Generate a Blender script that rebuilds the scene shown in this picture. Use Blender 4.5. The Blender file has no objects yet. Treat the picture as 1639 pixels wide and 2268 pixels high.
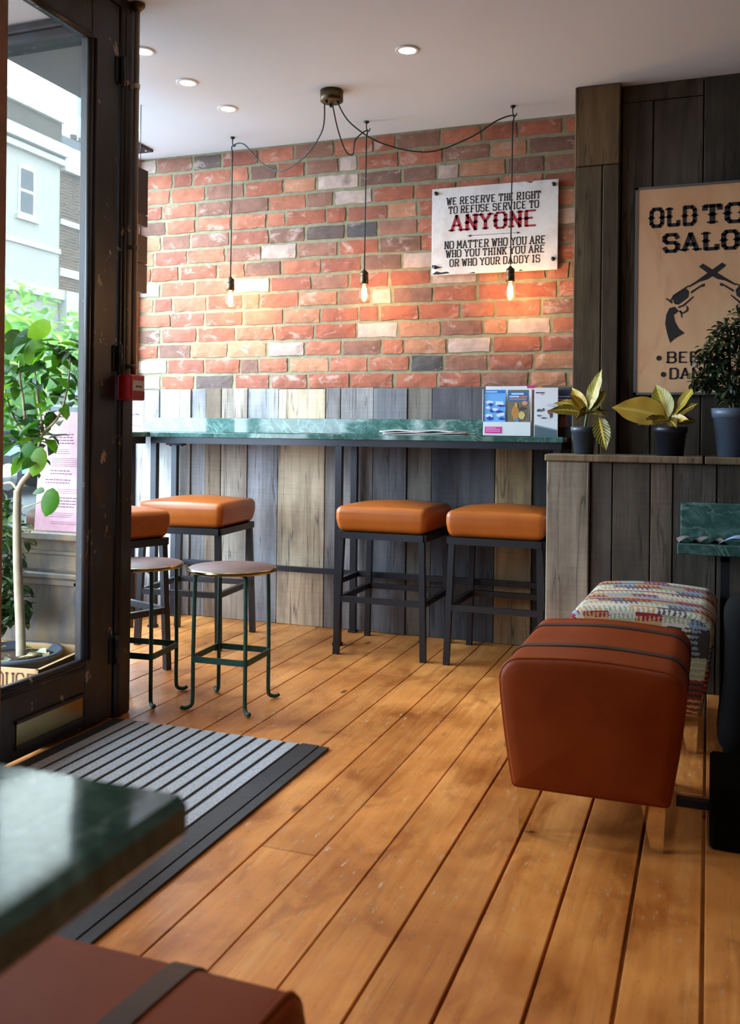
import bpy, bmesh, math, random
from mathutils import Vector, Matrix
R = math.radians
random.seed(11)
scene = bpy.context.scene
COL = scene.collection

# ------------------------------------------------------------------ camera
H = 1.02
YAW, ROLL = R(20.24), 0.0113
cam_d = bpy.data.cameras.new('camera'); cam = bpy.data.objects.new('camera', cam_d); COL.objects.link(cam)
fw = Vector((-math.sin(YAW), math.cos(YAW), 0)); r0 = Vector((math.cos(YAW), math.sin(YAW), 0)); u0 = Vector((0, 0, 1))
rt = r0 * math.cos(ROLL) + u0 * math.sin(ROLL); up = u0 * math.cos(ROLL) - r0 * math.sin(ROLL)
mw = Matrix((rt, up, -fw)).transposed().to_4x4(); mw.translation = Vector((0, 0, H)); cam.matrix_world = mw
cam_d.sensor_fit = 'VERTICAL'; cam_d.sensor_height = 36.0; cam_d.sensor_width = 36.0 * 1639 / 2268
cam_d.lens = 36.0 * 2039 / 2268
cam_d.shift_y = -(1134 - 955.5) / 2268
cam_d.clip_start = 0.02; cam_d.clip_end = 200
cam_d.dof.use_dof = True; cam_d.dof.focus_distance = 4.2; cam_d.dof.aperture_fstop = 6.3
scene.camera = cam

# ------------------------------------------------------------------ world, daylight, exposure
SKY = 27.0
w = bpy.data.worlds.new('overcast_sky'); scene.world = w; w.use_nodes = True
nt = w.node_tree; nt.nodes.clear()
o = nt.nodes.new('ShaderNodeOutputWorld'); bg = nt.nodes.new('ShaderNodeBackground')
tc = nt.nodes.new('ShaderNodeTexCoord'); ns = nt.nodes.new('ShaderNodeTexNoise'); cr = nt.nodes.new('ShaderNodeValToRGB')
ns.inputs['Scale'].default_value = 5.0; ns.inputs['Detail'].default_value = 5
cr.color_ramp.elements[0].position = 0.38; cr.color_ramp.elements[0].color = (0.50, 0.72, 1.04, 1)
cr.color_ramp.elements[1].position = 0.62; cr.color_ramp.elements[1].color = (0.86, 0.95, 1.06, 1)
nt.links.new(tc.outputs['Generated'], ns.inputs['Vector']); nt.links.new(ns.outputs['Fac'], cr.inputs['Fac'])
nt.links.new(cr.outputs['Color'], bg.inputs['Color']); bg.inputs['Strength'].default_value = SKY
nt.links.new(bg.outputs['Background'], o.inputs['Surface'])

def portal(name, loc, rot, sx, sy):
    l = bpy.data.lights.new(name, 'AREA'); l.shape = 'RECTANGLE'; l.size = sx; l.size_y = sy
    l.cycles.is_portal = True
    ob = bpy.data.objects.new(name, l); COL.objects.link(ob); ob.location = loc; ob.rotation_euler = rot
portal('front_window_portal', (-3.13, 3.66, 1.54), (0, R(-90), 0), 2.5, 1.52)
portal('door_portal', (-2.03, 2.1, 1.3), (0, R(-90), 0), 2.1, 1.3)

scene.view_settings.view_transform = 'Standard'; scene.view_settings.look = 'None'
scene.view_settings.gamma = 1.0; scene.view_settings.use_curve_mapping = False
scene.view_settings.exposure = 0.0
cy = scene.cycles
cy.max_bounces = 9; cy.diffuse_bounces = 4; cy.glossy_bounces = 3; cy.transmission_bounces = 4; cy.transparent_max_bounces = 14
cy.caustics_reflective = False; cy.caustics_refractive = False; cy.sample_clamp_indirect = 6.0

# ------------------------------------------------------------------ helpers
def lin(c):
    return tuple(((x / 255) / 12.92 if x / 255 <= 0.04045 else ((x / 255 + 0.055) / 1.055) ** 2.4) for x in c)

class MB:
    """collects shapes into one mesh; every face carries a colour value"""
    def __init__(s):
        s.v = []; s.f = []; s.c = []; s.sm = []; s.uv = {}
        s.col = (1, 1, 1); s.smooth = False
    def add(s, vs, fs, col=None, smooth=None):
        b = len(s.v); s.v += [tuple(p) for p in vs]
        for f in fs:
            s.f.append([b + i for i in f]); s.c.append(col or s.col); s.sm.append(s.smooth if smooth is None else smooth)
        return b
    def box(s, c, d, rot=None, col=None, bev=0.0):
        x, y, z = d[0] / 2, d[1] / 2, d[2] / 2
        if bev > 0:
            b = min(bev, x * .49, y * .49, z * .49); vs = []; idx = {}
            for sx in (-1, 1):
                for sy in (-1, 1):
                    for sz in (-1, 1):
                        for k, p in enumerate(((sx * x, sy * (y - b), sz * (z - b)), (sx * (x - b), sy * y, sz * (z - b)), (sx * (x - b), sy * (y - b), sz * z))):
                            idx[(sx, sy, sz, k)] = len(vs); vs.append(p)
            q = lambda *a: idx[a]
            fs = []
            for e in (-1, 1):
                fs.append([q(e, -1, -1, 0), q(e, 1, -1, 0), q(e, 1, 1, 0), q(e, -1, 1, 0)])
                fs.append([q(-1, e, -1, 1), q(1, e, -1, 1), q(1, e, 1, 1), q(-1, e, 1, 1)])
                fs.append([q(-1, -1, e, 2), q(1, -1, e, 2), q(1, 1, e, 2), q(-1, 1, e, 2)])
                for g in (-1, 1):
                    fs.append([q(e, g, -1, 0), q(e, g, 1, 0), q(e, g, 1, 1), q(e, g, -1, 1)])
                    fs.append([q(e, -1, g, 0), q(e, 1, g, 0), q(e, 1, g, 2), q(e, -1, g, 2)])
                    fs.append([q(-1, e, g, 1), q(1, e, g, 1), q(1, e, g, 2), q(-1, e, g, 2)])
                    for h in (-1, 1):
                        fs.append([q(e, g, h, 0), q(e, g, h, 1), q(e, g, h, 2)])
        else:
            vs = [(-x, -y, -z), (x, -y, -z), (x, y, -z), (-x, y, -z), (-x, -y, z), (x, -y, z), (x, y, z), (-x, y, z)]
            fs = [[0, 3, 2, 1], [4, 5, 6, 7], [0, 1, 5, 4], [1, 2, 6, 5], [2, 3, 7, 6], [3, 0, 4, 7]]
        m = rot if rot is not None else Matrix.Identity(3)
        cc = Vector(c)
        s.add([m @ Vector(p) + cc for p in vs], fs, col)
    def bb(s, a, b, col=None, bev=0.0):
        s.box([(a[i] + b[i]) / 2 for i in range(3)], [abs(b[i] - a[i]) for i in range(3)], None, col, bev)
    def beam(s, p, q, w, h=None, col=None, roll=None):
        p = Vector(p); q = Vector(q); d = (q - p); L = d.length; d.normalize()
        ref = Vector((0, 0, 1)) if abs(d.z) < .9 else Vector((0, 1, 0))
        x = d.cross(ref).normalized(); y = x.cross(d)
        m = Matrix((x, y, d)).transposed()
        s.box((p + q) / 2, (w, h or w, L), m, col)
    def tube(s, pts, r, n=8, col=None, cap=True):
        pts = [Vector(p) for p in pts]; rs = r if isinstance(r, (list, tuple)) else [r] * len(pts)
        vs = []; fs = []; nrm = None
        for i, p in enumerate(pts):
            t = (pts[min(i + 1, len(pts) - 1)] - pts[max(i - 1, 0)]).normalized()
            if nrm is None:
                nrm = t.orthogonal().normalized()
            nrm = (nrm - t * nrm.dot(t)).normalized(); bn = t.cross(nrm)
            for k in range(n):
                a = 2 * math.pi * k / n
                vs.append(p + (nrm * math.cos(a) + bn * math.sin(a)) * rs[i])
        for i in range(len(pts) - 1):
            for k in range(n):
                fs.append([i * n + k, i * n + (k + 1) % n, (i + 1) * n + (k + 1) % n, (i + 1) * n + k])
        if cap:
            fs.append(list(range(n))[::-1]); fs.append([(len(pts) - 1) * n + k for k in range(n)])
        s.add(vs, fs, col, True)
    def lathe(s, prof, n=32, c=(0, 0, 0), col=None, smooth=True):
        vs = []; fs = []
        for (r, z) in prof:
            for k in range(n):
                a = 2 * math.pi * k / n
                vs.append((c[0] + r * math.cos(a), c[1] + r * math.sin(a), c[2] + z))
        for i in range(len(prof) - 1):
            for k in range(n):
                fs.append([i * n + k, i * n + (k + 1) % n, (i + 1) * n + (k + 1) % n, (i + 1) * n + k])
        if prof[0][0] > 1e-5: fs.append(list(range(n))[::-1])
        if prof[-1][0] > 1e-5: fs.append([(len(prof) - 1) * n + k for k in range(n)])
        s.add(vs, fs, col, smooth)
    def poly(s, pts2, to3, th, col=None):
        """extruded outline: to3(x,y,d) gives the 3D point at depth d"""
        n = len(pts2)
        vs = [to3(x, y, 0) for x, y in pts2] + [to3(x, y, th) for x, y in pts2]
        fs = [list(range(n)), [n + i for i in range(n)][::-1]] + [[i, (i + 1) % n, n + (i + 1) % n, n + i] for i in range(n)]
        s.add(vs, fs, col)
    def rbox(s, d, r, seg=4, inner=5, deform=None, c=(0, 0, 0), col=None):
        hx = [x / 2 for x in d]
        def axis(h):
            rr = min(r, h * .98)
            e = [rr * (1 - math.tan(math.pi / 4 * (k / seg))) for k in range(seg + 1)]
            a = [h - rr + (rr - v) for v in e]
            a = [h - rr + rr * math.tan(math.pi / 4 * k / seg) for k in range(seg + 1)]
            mid = [-(h - rr) + 2 * (h - rr) * k / inner for k in range(1, inner)]
            return [-v for v in a[::-1]] + mid + a
        ax = [axis(h) for h in hx]; key = {}; vs = []; fs = []
        def P(i, j, k):
            if (i, j, k) in key: return key[(i, j, k)]
            p = Vector((ax[0][i], ax[1][j], ax[2][k]))
            q = Vector([max(-(hx[m] - min(r, hx[m] * .98)), min(hx[m] - min(r, hx[m] * .98), p[m])) for m in range(3)])
            dlt = p - q
            if dlt.length > 1e-9: p = q + dlt.normalized() * r
            if deform: p = Vector(deform(p))
            key[(i, j, k)] = len(vs); vs.append(p + Vector(c)); return key[(i, j, k)]
        N = [len(a) - 1 for a in ax]
        for i in range(N[0]):
            for j in range(N[1]):
                fs.append([P(i, j, 0), P(i, j + 1, 0), P(i + 1, j + 1, 0), P(i + 1, j, 0)])
                fs.append([P(i, j, N[2]), P(i + 1, j, N[2]), P(i + 1, j + 1, N[2]), P(i, j + 1, N[2])])
        for i in range(N[0]):
            for k in range(N[2]):
                fs.append([P(i, 0, k), P(i + 1, 0, k), P(i + 1, 0, k + 1), P(i, 0, k + 1)])
                fs.append([P(i, N[1], k), P(i, N[1], k + 1), P(i + 1, N[1], k + 1), P(i + 1, N[1], k)])
        for j in range(N[1]):
            for k in range(N[2]):
                fs.append([P(0, j, k), P(0, j, k + 1), P(0, j + 1, k + 1), P(0, j + 1, k)])
                fs.append([P(N[0], j, k), P(N[0], j + 1, k), P(N[0], j + 1, k + 1), P(N[0], j, k + 1)])
        s.add(vs, fs, col, True)
    def build(s, name, mat, parent=None, loc=None, fix=True):
        me = bpy.data.meshes.new(name)
        me.from_pydata(s.v, [], s.f)
        ca = me.color_attributes.new('Col', 'FLOAT_COLOR', 'CORNER')
        dat = []
        for f, c in zip(s.f, s.c):
            dat += [c[0], c[1], c[2], 1.0] * len(f)
        ca.data.foreach_set('color', dat)
        me.polygons.foreach_set('use_smooth', s.sm)
        if s.uv:
            ul = me.uv_layers.new(name='UVMap')
            for i, lp in enumerate(me.loops): ul.data[i].uv = s.uv.get(lp.vertex_index, (0, 0))
        if fix:
            bm = bmesh.new(); bm.from_mesh(me); bmesh.ops.recalc_face_normals(bm, faces=bm.faces); bm.to_mesh(me); bm.free()
        me.materials.append(mat)
        ob = bpy.data.objects.new(name, me); COL.objects.link(ob)
        if parent: ob.parent = parent
        if loc: ob.location = loc
        return ob

def tag(o, label=None, cat=None, group=None, kind=None):
    if label: o['label'] = label
    if cat: o['category'] = cat
    if group: o['group'] = group
    if kind: o['kind'] = kind
    return o
def thing(name, loc, label, cat, group=None, rz=0.0):
    e = bpy.data.objects.new(name, None); COL.objects.link(e); e.location = loc; e.rotation_euler = (0, 0, rz)
    e.empty_display_size = .1
    return tag(e, label, cat, group)
def struct(o, label=None):
    o['kind'] = 'structure'
    if label: o['label'] = label; 
    return o
def copy_tree(o, parent=None):
    c = o.copy(); COL.objects.link(c)
    if parent: c.parent = parent
    for ch in o.children: copy_tree(ch, c)
    return c
def smooth_path(pts, n=8):
    pts = [Vector(p) for p in pts]; out = []
    for i in range(len(pts) - 1):
        p0 = pts[max(i - 1, 0)]; p1 = pts[i]; p2 = pts[i + 1]; p3 = pts[min(i + 2, len(pts) - 1)]
        for k in range(n):
            t = k / n
            out.append(.5 * ((2 * p1) + (p2 - p0) * t + (2 * p0 - 5 * p1 + 4 * p2 - p3) * t * t + (3 * p1 - p0 - 3 * p2 + p3) * t ** 3))
    out.append(pts[-1]); return out

# ------------------------------------------------------------------ materials
def M(name):
    m = bpy.data.materials.new(name); m.use_nodes = True
    t = m.node_tree; b = t.nodes['Principled BSDF']
    return m, t, b
def N(t, typ, **kw):
    n = t.nodes.new(typ)
    for k, v in kw.items():
        if k.startswith('_'): setattr(n, k[1:], v)
        else: n.inputs[k.replace('_', ' ')].default_value = v
    return n
def ramp(t, fac, stops):
    n = t.nodes.new('ShaderNodeValToRGB'); e = n.color_ramp.elements
    while len(e) < len(stops): e.new(.5)
    for k, (p, c) in enumerate(stops):
        e[k].position = p; e[k].color = (c[0], c[1], c[2], 1)
    t.links.new(fac, n.inputs['Fac']); return n.outputs['Color']
def coords(t, scale, kind='Object', loc=(0, 0, 0), rnd=True):
    tcn = t.nodes.new('ShaderNodeTexCoord'); mp = t.nodes.new('ShaderNodeMapping')
    mp.inputs['Scale'].default_value = scale; mp.inputs['Location'].default_value = loc
    t.links.new(tcn.outputs[kind], mp.inputs['Vector']); return mp.outputs['Vector']
def noise(t, vec, scale, detail=4, rough=.55, dist=0.0):
    n = N(t, 'ShaderNodeTexNoise', Scale=scale, Detail=detail, Roughness=rough, Distortion=dist)
    t.links.new(vec, n.inputs['Vector']); return n.outputs['Fac']
def mixc(t, fac, a, b, mode='MIX'):
    n = t.nodes.new('ShaderNodeMix'); n.data_type = 'RGBA'; n.blend_type = mode
    for s, v in ((0, fac), (6, a), (7, b)):
        if hasattr(v, 'is_linked'): t.links.new(v, n.inputs[s])
        elif s == 0: n.inputs[0].default_value = v
        else: n.inputs[s].default_value = (v[0], v[1], v[2], 1)
    return n.outputs[2]
def attr(t):
    n = t.nodes.new('ShaderNodeVertexColor'); n.layer_name = 'Col'; return n.outputs['Color']
def bump(t, b, h, strength=.3, dist=.01):
    n = N(t, 'ShaderNodeBump', Strength=strength, Distance=dist)
    t.links.new(h, n.inputs['Height']); t.links.new(n.outputs['Normal'], b.inputs['Normal'])
def plain(name, col, rough=.5, metal=0.0, var=.12, vs=6.0, spec=.5):
    m, t, b = M(name)
    f = noise(t, coords(t, (1, 1, 1)), vs, 4)
    c = ramp(t, f, [(.3, tuple(x * (1 - var) for x in col)), (.7, tuple(min(1, x * (1 + var)) for x in col))])
    t.links.new(c, b.inputs['Base Color'])
    b.inputs['Roughness'].default_value = rough; b.inputs['Metallic'].default_value = metal
    b.inputs['Specular IOR Level'].default_value = spec
    return m
def vcol(name, rough=.6, var=.15, vs=20.0, metal=0.0):
    m, t, b = M(name)
    f = noise(t, coords(t, (1, 1, 1)), vs, 4)
    g = ramp(t, f, [(.3, (1 - var,) * 3), (.7, (1, 1, 1))])
    t.links.new(mixc(t, 1.0, attr(t), g, 'MULTIPLY'), b.inputs['Base Color'])
    b.inputs['Roughness'].default_value = rough; b.inputs['Metallic'].default_value = metal
    return m
def emit(name, col, s):
    m, t, b = M(name)
    b.inputs['Base Color'].default_value = (*col, 1); b.inputs['Emission Color'].default_value = (*col, 1); b.inputs['Emission Strength'].default_value = s
    return m

# floor boards
def mat_floor():
    m, t, b = M('pine_boards')
    v1 = coords(t, (9, .55, 1)); a = attr(t)
    # offset the grain by the board's own value so that boards differ
    vm = N(t, 'ShaderNodeVectorMath', _operation='ADD'); t.links.new(v1, vm.inputs[0])
    sc = N(t, 'ShaderNodeVectorMath', _operation='SCALE'); sc.inputs['Scale'].default_value = 37.0
    t.links.new(a, sc.inputs[0]); t.links.new(sc.outputs[0], vm.inputs[1])
    v = vm.outputs[0]
    g = noise(t, v, 3.2, 6, .6, .8)
    base = ramp(t, g, [(.22, lin((204, 128, 62))), (.5, lin((224, 150, 78))), (.78, lin((236, 174, 102)))])
    blot = noise(t, coords(t, (1, 1, 1)), 2.6, 3)
    base = mixc(t, 1.0, base, ramp(t, blot, [(.34, (.74, .62, .50)), (.6, (1.06, 1.03, 1.0))]), 'MULTIPLY')
    b2 = noise(t, coords(t, (1.6, .9, 1), loc=(7, 3, 0)), 4.2, 5, .6, .8)
    base = mixc(t, 1.0, base, ramp(t, b2, [(.36, (.70, .60, .50)), (.47, (.95, .93, .9)), (.62, (1.08, 1.08, 1.06))]), 'MULTIPLY')
    sep = N(t, 'ShaderNodeSeparateColor'); t.links.new(a, sep.inputs[0])
    bt = ramp(t, sep.outputs[0], [(0, (.78, .72, .66)), (1, (1.08, 1.06, 1.04))])
    base = mixc(t, 1.0, base, bt, 'MULTIPLY')
    # knots
    vo = N(t, 'ShaderNodeTexVoronoi', Scale=1.0); t.links.new(coords(t, (7, 2.6, 1)), vo.inputs['Vector'])
    base = mixc(t, ramp(t, vo.outputs['Distance'], [(.035, (.85,) * 3), (.10, (0, 0, 0))]), base, lin((72, 34, 14)))
    # dark sap streaks
    st = noise(t, coords(t, (30, 1.1, 1)), 2.0, 5, .6)
    base = mixc(t, ramp(t, st, [(.62, (0, 0, 0)), (.74, (.5,) * 3)]), base, lin((104, 54, 24)))
    # pale scuffs, more of them in the worn bay at the right
    sf = noise(t, coords(t, (22, 5, 1)), 3.5, 6, .7)
    wr = noise(t, coords(t, (1, 1, 1), loc=(-.2, .3, 0)), 1.1, 2)
    wm = N(t, 'ShaderNodeMath', _operation='MULTIPLY'); t.links.new(ramp(t, sf, [(.60, (0, 0, 0)), (.67, (1,) * 3)]), wm.inputs[0]); t.links.new(ramp(t, wr, [(.40, (.05,) * 3), (.60, (.85,) * 3)]), wm.inputs[1])
    base = mixc(t, wm.outputs[0], base, lin((205, 188, 160)))
    t.links.new(base, b.inputs['Base Color'])
    t.links.new(ramp(t, sf, [(.3, (.24,) * 3), (.7, (.42,) * 3)]), b.inputs['Roughness'])
    bump(t, b, g, .12, .004)
    return m
def mat_brick():
    m, t, b = M('reclaimed_brick')
    a = attr(t); v = coords(t, (1, 1, 1))
    n1 = noise(t, v, 14, 6, .65); n2 = noise(t, coords(t, (1, 1, 1.6)), 9, 5, .7, .6)
    c = mixc(t, 1.0, a, ramp(t, n1, [(.3, (.72, .70, .68)), (.7, (1.15, 1.12, 1.1))]), 'MULTIPLY')
    c = mixc(t, ramp(t, n2, [(.56, (0, 0, 0)), (.72, (.75,) * 3)]), c, lin((222, 196, 180)))
    n3 = noise(t, v, 6, 3)
    c = mixc(t, ramp(t, n3, [(.66, (0, 0, 0)), (.74, (.5,) * 3)]), c, lin((80, 66, 62)))
    hs = N(t, 'ShaderNodeHueSaturation', Saturation=.97, Value=.76, Hue=.503); t.links.new(c, hs.inputs['Color']); c = hs.outputs['Color']
    t.links.new(c, b.inputs['Base Color']); b.inputs['Roughness'].default_value = .9
    bump(t, b, noise(t, v, 60, 5, .7), .5, .006)
    return m
def mat_planks(name, saw=True, gain=1.0):
    m, t, b = M(name)
    a = attr(t)
    g = noise(t, coords(t, (15, 15, .9)), 1.5, 6, .6, .6)
    lo = noise(t, coords(t, (5, 5, 1.4)), 1.3, 4, .6)
    c = mixc(t, 1.0, a, ramp(t, g, [(.28, (.66, .64, .62)), (.5, (.98, .97, .96)), (.75, (1.22, 1.20, 1.18))]), 'MULTIPLY')
    c = mixc(t, 1.0, c, ramp(t, lo, [(.32, (.50, .48, .47)), (.6, (1.08, 1.06, 1.04))]), 'MULTIPLY')
    if saw:
        s = noise(t, coords(t, (5, 5, 90)), 1.0, 3)
        c = mixc(t, 1.0, c, ramp(t, s, [(.3, (.91,) * 3), (.7, (1.05,) * 3)]), 'MULTIPLY')
    # long drying cracks
    wv = noise(t, coords(t, (13, 13, .45), loc=(3, 1, 0)), 1.2, 3)
    cm = N(t, 'ShaderNodeMath', _operation='ABSOLUTE'); sb = N(t, 'ShaderNodeMath', _operation='SUBTRACT'); sb.inputs[1].default_value = .5
    t.links.new(wv, sb.inputs[0]); t.links.new(sb.outputs[0], cm.inputs[0])
    c = mixc(t, ramp(t, cm.outputs[0], [(.002, (.6,) * 3), (.010, (0, 0, 0))]), c, lin((34, 25, 18)))
    t.links.new(c, b.inputs['Base Color']); b.inputs['Roughness'].default_value = .82
    b.inputs['Specular IOR Level'].default_value = .3
    bump(t, b, g, .5, .006)
    return m
def mat_marble():
    m, t, b = M('green_marble')
    v = coords(t, (1, 1, 1.4), loc=(5, 2, 1))
    n = noise(t, v, 11, 9, .72, 1.2)
    c = ramp(t, n, [(.30, (.022, .052, .044)), (.48, (.045, .105, .088)), (.57, (.070, .145, .125)), (.66, (.13, .22, .20)), (.74, (.06, .12, .11))])
    vn = noise(t, coords(t, (1, 1, 1), loc=(1, 4, 2)), 3.2, 6, .6, 1.2)
    ab = N(t, 'ShaderNodeMath', _operation='ABSOLUTE'); sb = N(t, 'ShaderNodeMath', _operation='SUBTRACT'); sb.inputs[1].default_value = .5
    t.links.new(vn, sb.inputs[0]); t.links.new(sb.outputs[0], ab.inputs[0])
    c = mixc(t, ramp(t, ab.outputs[0], [(.003, (.35,) * 3), (.014, (0, 0, 0))]), c, (.30, .42, .39))
    t.links.new(c, b.inputs['Base Color']); b.inputs['Roughness'].default_value = .07
    return m
def mat_leather(name, c0, c1, rough=.3):
    m, t, b = M(name)
    v = coords(t, (1, 1, 1)); n = noise(t, v, 6, 5, .6); f = noise(t, v, 260, 3)
    t.links.new(ramp(t, n, [(.3, c0), (.7, c1)]), b.inputs['Base Color'])
    b.inputs['Roughness'].default_value = rough
    b.inputs['Specular IOR Level'].default_value = .4 if rough < .4 else .22
    bump(t, b, f, .12, .002); return m
def mat_glass(name='pane_glass', tint=(.93, .97, .97), refl=1.0):
    m = bpy.data.materials.new(name); m.use_nodes = True; t = m.node_tree; t.nodes.clear()
    out = t.nodes.new('ShaderNodeOutputMaterial'); mx = t.nodes.new('ShaderNodeMixShader')
    tr = t.nodes.new('ShaderNodeBsdfTransparent'); gl = t.nodes.new('ShaderNodeBsdfGlossy'); fr = t.nodes.new('ShaderNodeLayerWeight')
    tr.inputs['Color'].default_value = (*tint, 1); gl.inputs['Roughness'].default_value = 0.0; fr.inputs['Blend'].default_value = .5
    pw = N(t, 'ShaderNodeMath', _operation='POWER'); pw.inputs[1].default_value = 5.0
    ma = N(t, 'ShaderNodeMath', _operation='MULTIPLY_ADD'); ma.inputs[1].default_value = .70; ma.inputs[2].default_value = .010
    t.links.new(fr.outputs['Facing'], pw.inputs[0]); t.links.new(pw.outputs[0], ma.inputs[0])
    t.links.new(ma.outputs[0], mx.inputs[0]); t.links.new(tr.outputs[0], mx.inputs[1]); t.links.new(gl.outputs[0], mx.inputs[2])
    t.links.new(mx.outputs[0], out.inputs['Surface']); return m
def mat_leaf(name, c0, c1, trans=.35, rough=.4):
    m, t, b = M(name)
    oi = attr(t); n = noise(t, coords(t, (1, 1, 1)), 25, 3)
    c = mixc(t, 1.0, oi, ramp(t, n, [(.3, c0), (.7, c1)]), 'MULTIPLY')
    t.links.new(c, b.inputs['Base Color']); b.inputs['Roughness'].default_value = rough
    tl = t.nodes.new('ShaderNodeBsdfTranslucent'); mx = t.nodes.new('ShaderNodeMixShader'); mx.inputs[0].default_value = trans
    bright = mixc(t, 1.0, c, (2.2, 2.0, .9), 'MULTIPLY'); t.links.new(bright, tl.inputs['Color'])
    out = t.nodes['Material Output']
    t.links.new(b.outputs[0], mx.inputs[1]); t.links.new(tl.outputs[0], mx.inputs[2]); t.links.new(mx.outputs[0], out.inputs['Surface'])
    return m
def mat_croton():
    m, t, b = M('croton_leaf')
    uv = t.nodes.new('ShaderNodeTexCoord'); sp = t.nodes.new('ShaderNodeSeparateXYZ'); t.links.new(uv.outputs['UV'], sp.inputs[0])
    ax = N(t, 'ShaderNodeMath', _operation='ABSOLUTE'); su = N(t, 'ShaderNodeMath', _operation='SUBTRACT'); su.inputs[1].default_value = .5
    t.links.new(sp.outputs[0], su.inputs[0]); t.links.new(su.outputs[0], ax.inputs[0])
    ph = N(t, 'ShaderNodeMath', _operation='MULTIPLY_ADD'); ph.inputs[1].default_value = -.55; t.links.new(ax.outputs[0], ph.inputs[0]); t.links.new(sp.outputs[1], ph.inputs[2])
    ml = N(t, 'ShaderNodeMath', _operation='MULTIPLY'); ml.inputs[1].default_value = 62.0; t.links.new(ph.outputs[0], ml.inputs[0])
    sn = N(t, 'ShaderNodeMath', _operation='SINE'); t.links.new(ml.outputs[0], sn.inputs[0])
    vein = ramp(t, sn.outputs[0], [(.45, (0, 0, 0)), (.85, (1,) * 3)])
    mid = ramp(t, ax.outputs[0], [(.035, (1,) * 3), (.08, (0, 0, 0))])
    a = attr(t)
    c = mixc(t, vein, a, lin((196, 160, 40)))
    c = mixc(t, mid, c, lin((226, 192, 84)))
    t.links.new(c, b.inputs['Base Color']); b.inputs['Roughness'].default_value = .35
    return m

FLOOR = mat_floor(); BRICK = mat_brick(); PLANK = mat_planks('weathered_oak_planks'); PLANKD = mat_planks('dark_oak_planks', saw=False)
MARBLE = mat_marble()
LEATH = mat_leather('tan_stool_leather', (.36, .085, .010), (.44, .118, .016), .33)
LEATHO = mat_leather('brown_ottoman_leather', (.21, .030, .004), (.28, .050, .007), .46)
STRAP = mat_leather('dark_strap_leather', (.045, .026, .020), (.09, .055, .042), .4)
GLASS = mat_glass()
GLASSR = mat_glass('tinted_porch_glass', (.65, .65, .635))
GLASSD = mat_glass('tinted_door_glass', (.68, .685, .665))
IRON = plain('black_steel', (.022, .022, .026), .38, .3)
IRONB = plain('aged_black_iron', (.030, .030, .036), .32, .4)
GREENM = plain('green_painted_steel', lin((34, 74, 62)), .5, .2, .35, 30)
CEIL = plain('white_ceiling_paint', (.80, .86, .91), .9, 0, .015, 2)
MORTAR = plain('olive_mortar', lin((140, 132, 104)), .95, 0, .18, 30)
DARKVOID = plain('dark_gap', (.02, .015, .01), .9)
ROOMPAINT = plain('dark_room_paint', (.06, .055, .05), .8)
CHROME = plain('polished_steel', (.80, .78, .75), .06, 1.0, .02)
BRASS = plain('dull_brass', lin((158, 142, 100)), .2, 1.0, .15)
BRONZE = plain('antique_bronze', lin((92, 78, 56)), .35, .9, .2)
WHITEP = plain('white_enamel', (.82, .82, .80), .5, 0, .03)
PAPER = plain('white_paper', (.80, .80, .78), .7, 0, .03)
BLACKPL = plain('black_plastic', (.018, .018, .02), .5)
SLATEPL = plain('slate_grey_plastic', lin((74, 86, 102)), .45, 0, .06)
SOIL = plain('dark_soil', lin((58, 42, 32)), .95, 0, .4, 60)
BLACKUP = plain('black_upholstery', (.006, .006, .006), .9, 0, .1, 6, .1)
VC = vcol('painted_print', .6, .06); VCR = vcol('rough_print', .85, .2, 40)
INK = plain('black_ink', lin((38, 32, 34)), .7); REDINK = plain('red_ink', lin((158, 26, 40)), .6)
CABLE = plain('dark_green_braided_cable', lin((46, 54, 48)), .7)
CABLEG = plain('grey_braided_cable', lin((120, 122, 116)), .7)

def mat_door():
    m, t, b = M('peeling_dark_paint')
    v = coords(t, (1, 1, .35))
    n = noise(t, v, 9, 6, .65); p = noise(t, coords(t, (1, 1, .6), loc=(2, 0, 1)), 16, 5, .7)
    c = ramp(t, n, [(.35, lin((22, 17, 14))), (.5, lin((36, 26, 20))), (.60, lin((34, 40, 48))), (.68, lin((66, 47, 32)))])
    c = mixc(t, ramp(t, p, [(.635, (0, 0, 0)), (.66, (.9,) * 3)]), c, lin((170, 146, 118)))
    t.links.new(c, b.inputs['Base Color']); b.inputs['Roughness'].default_value = .42
    bump(t, b, p, .25, .004); return m
DOORP = mat_door()
def mat_riser():
    m, t, b = M('worn_shopfront_paint')
    n = noise(t, coords(t, (1.2, 1.2, .5)), 6, 6, .65, .6)
    c = ramp(t, n, [(.3, lin((80, 84, 98))), (.46, lin((134, 122, 110))), (.6, lin((164, 138, 104))), (.72, lin((180, 152, 110)))])
    t.links.new(c, b.inputs['Base Color']); b.inputs['Roughness'].default_value = .35; return m
RISER = mat_riser()
BAREWOOD = plain('bare_brown_wood', lin((150, 104, 74)), .6, 0, .2, 14)
PINEBOX = plain('pale_pine', lin((196, 160, 112)), .7, 0, .1, 10)

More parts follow.
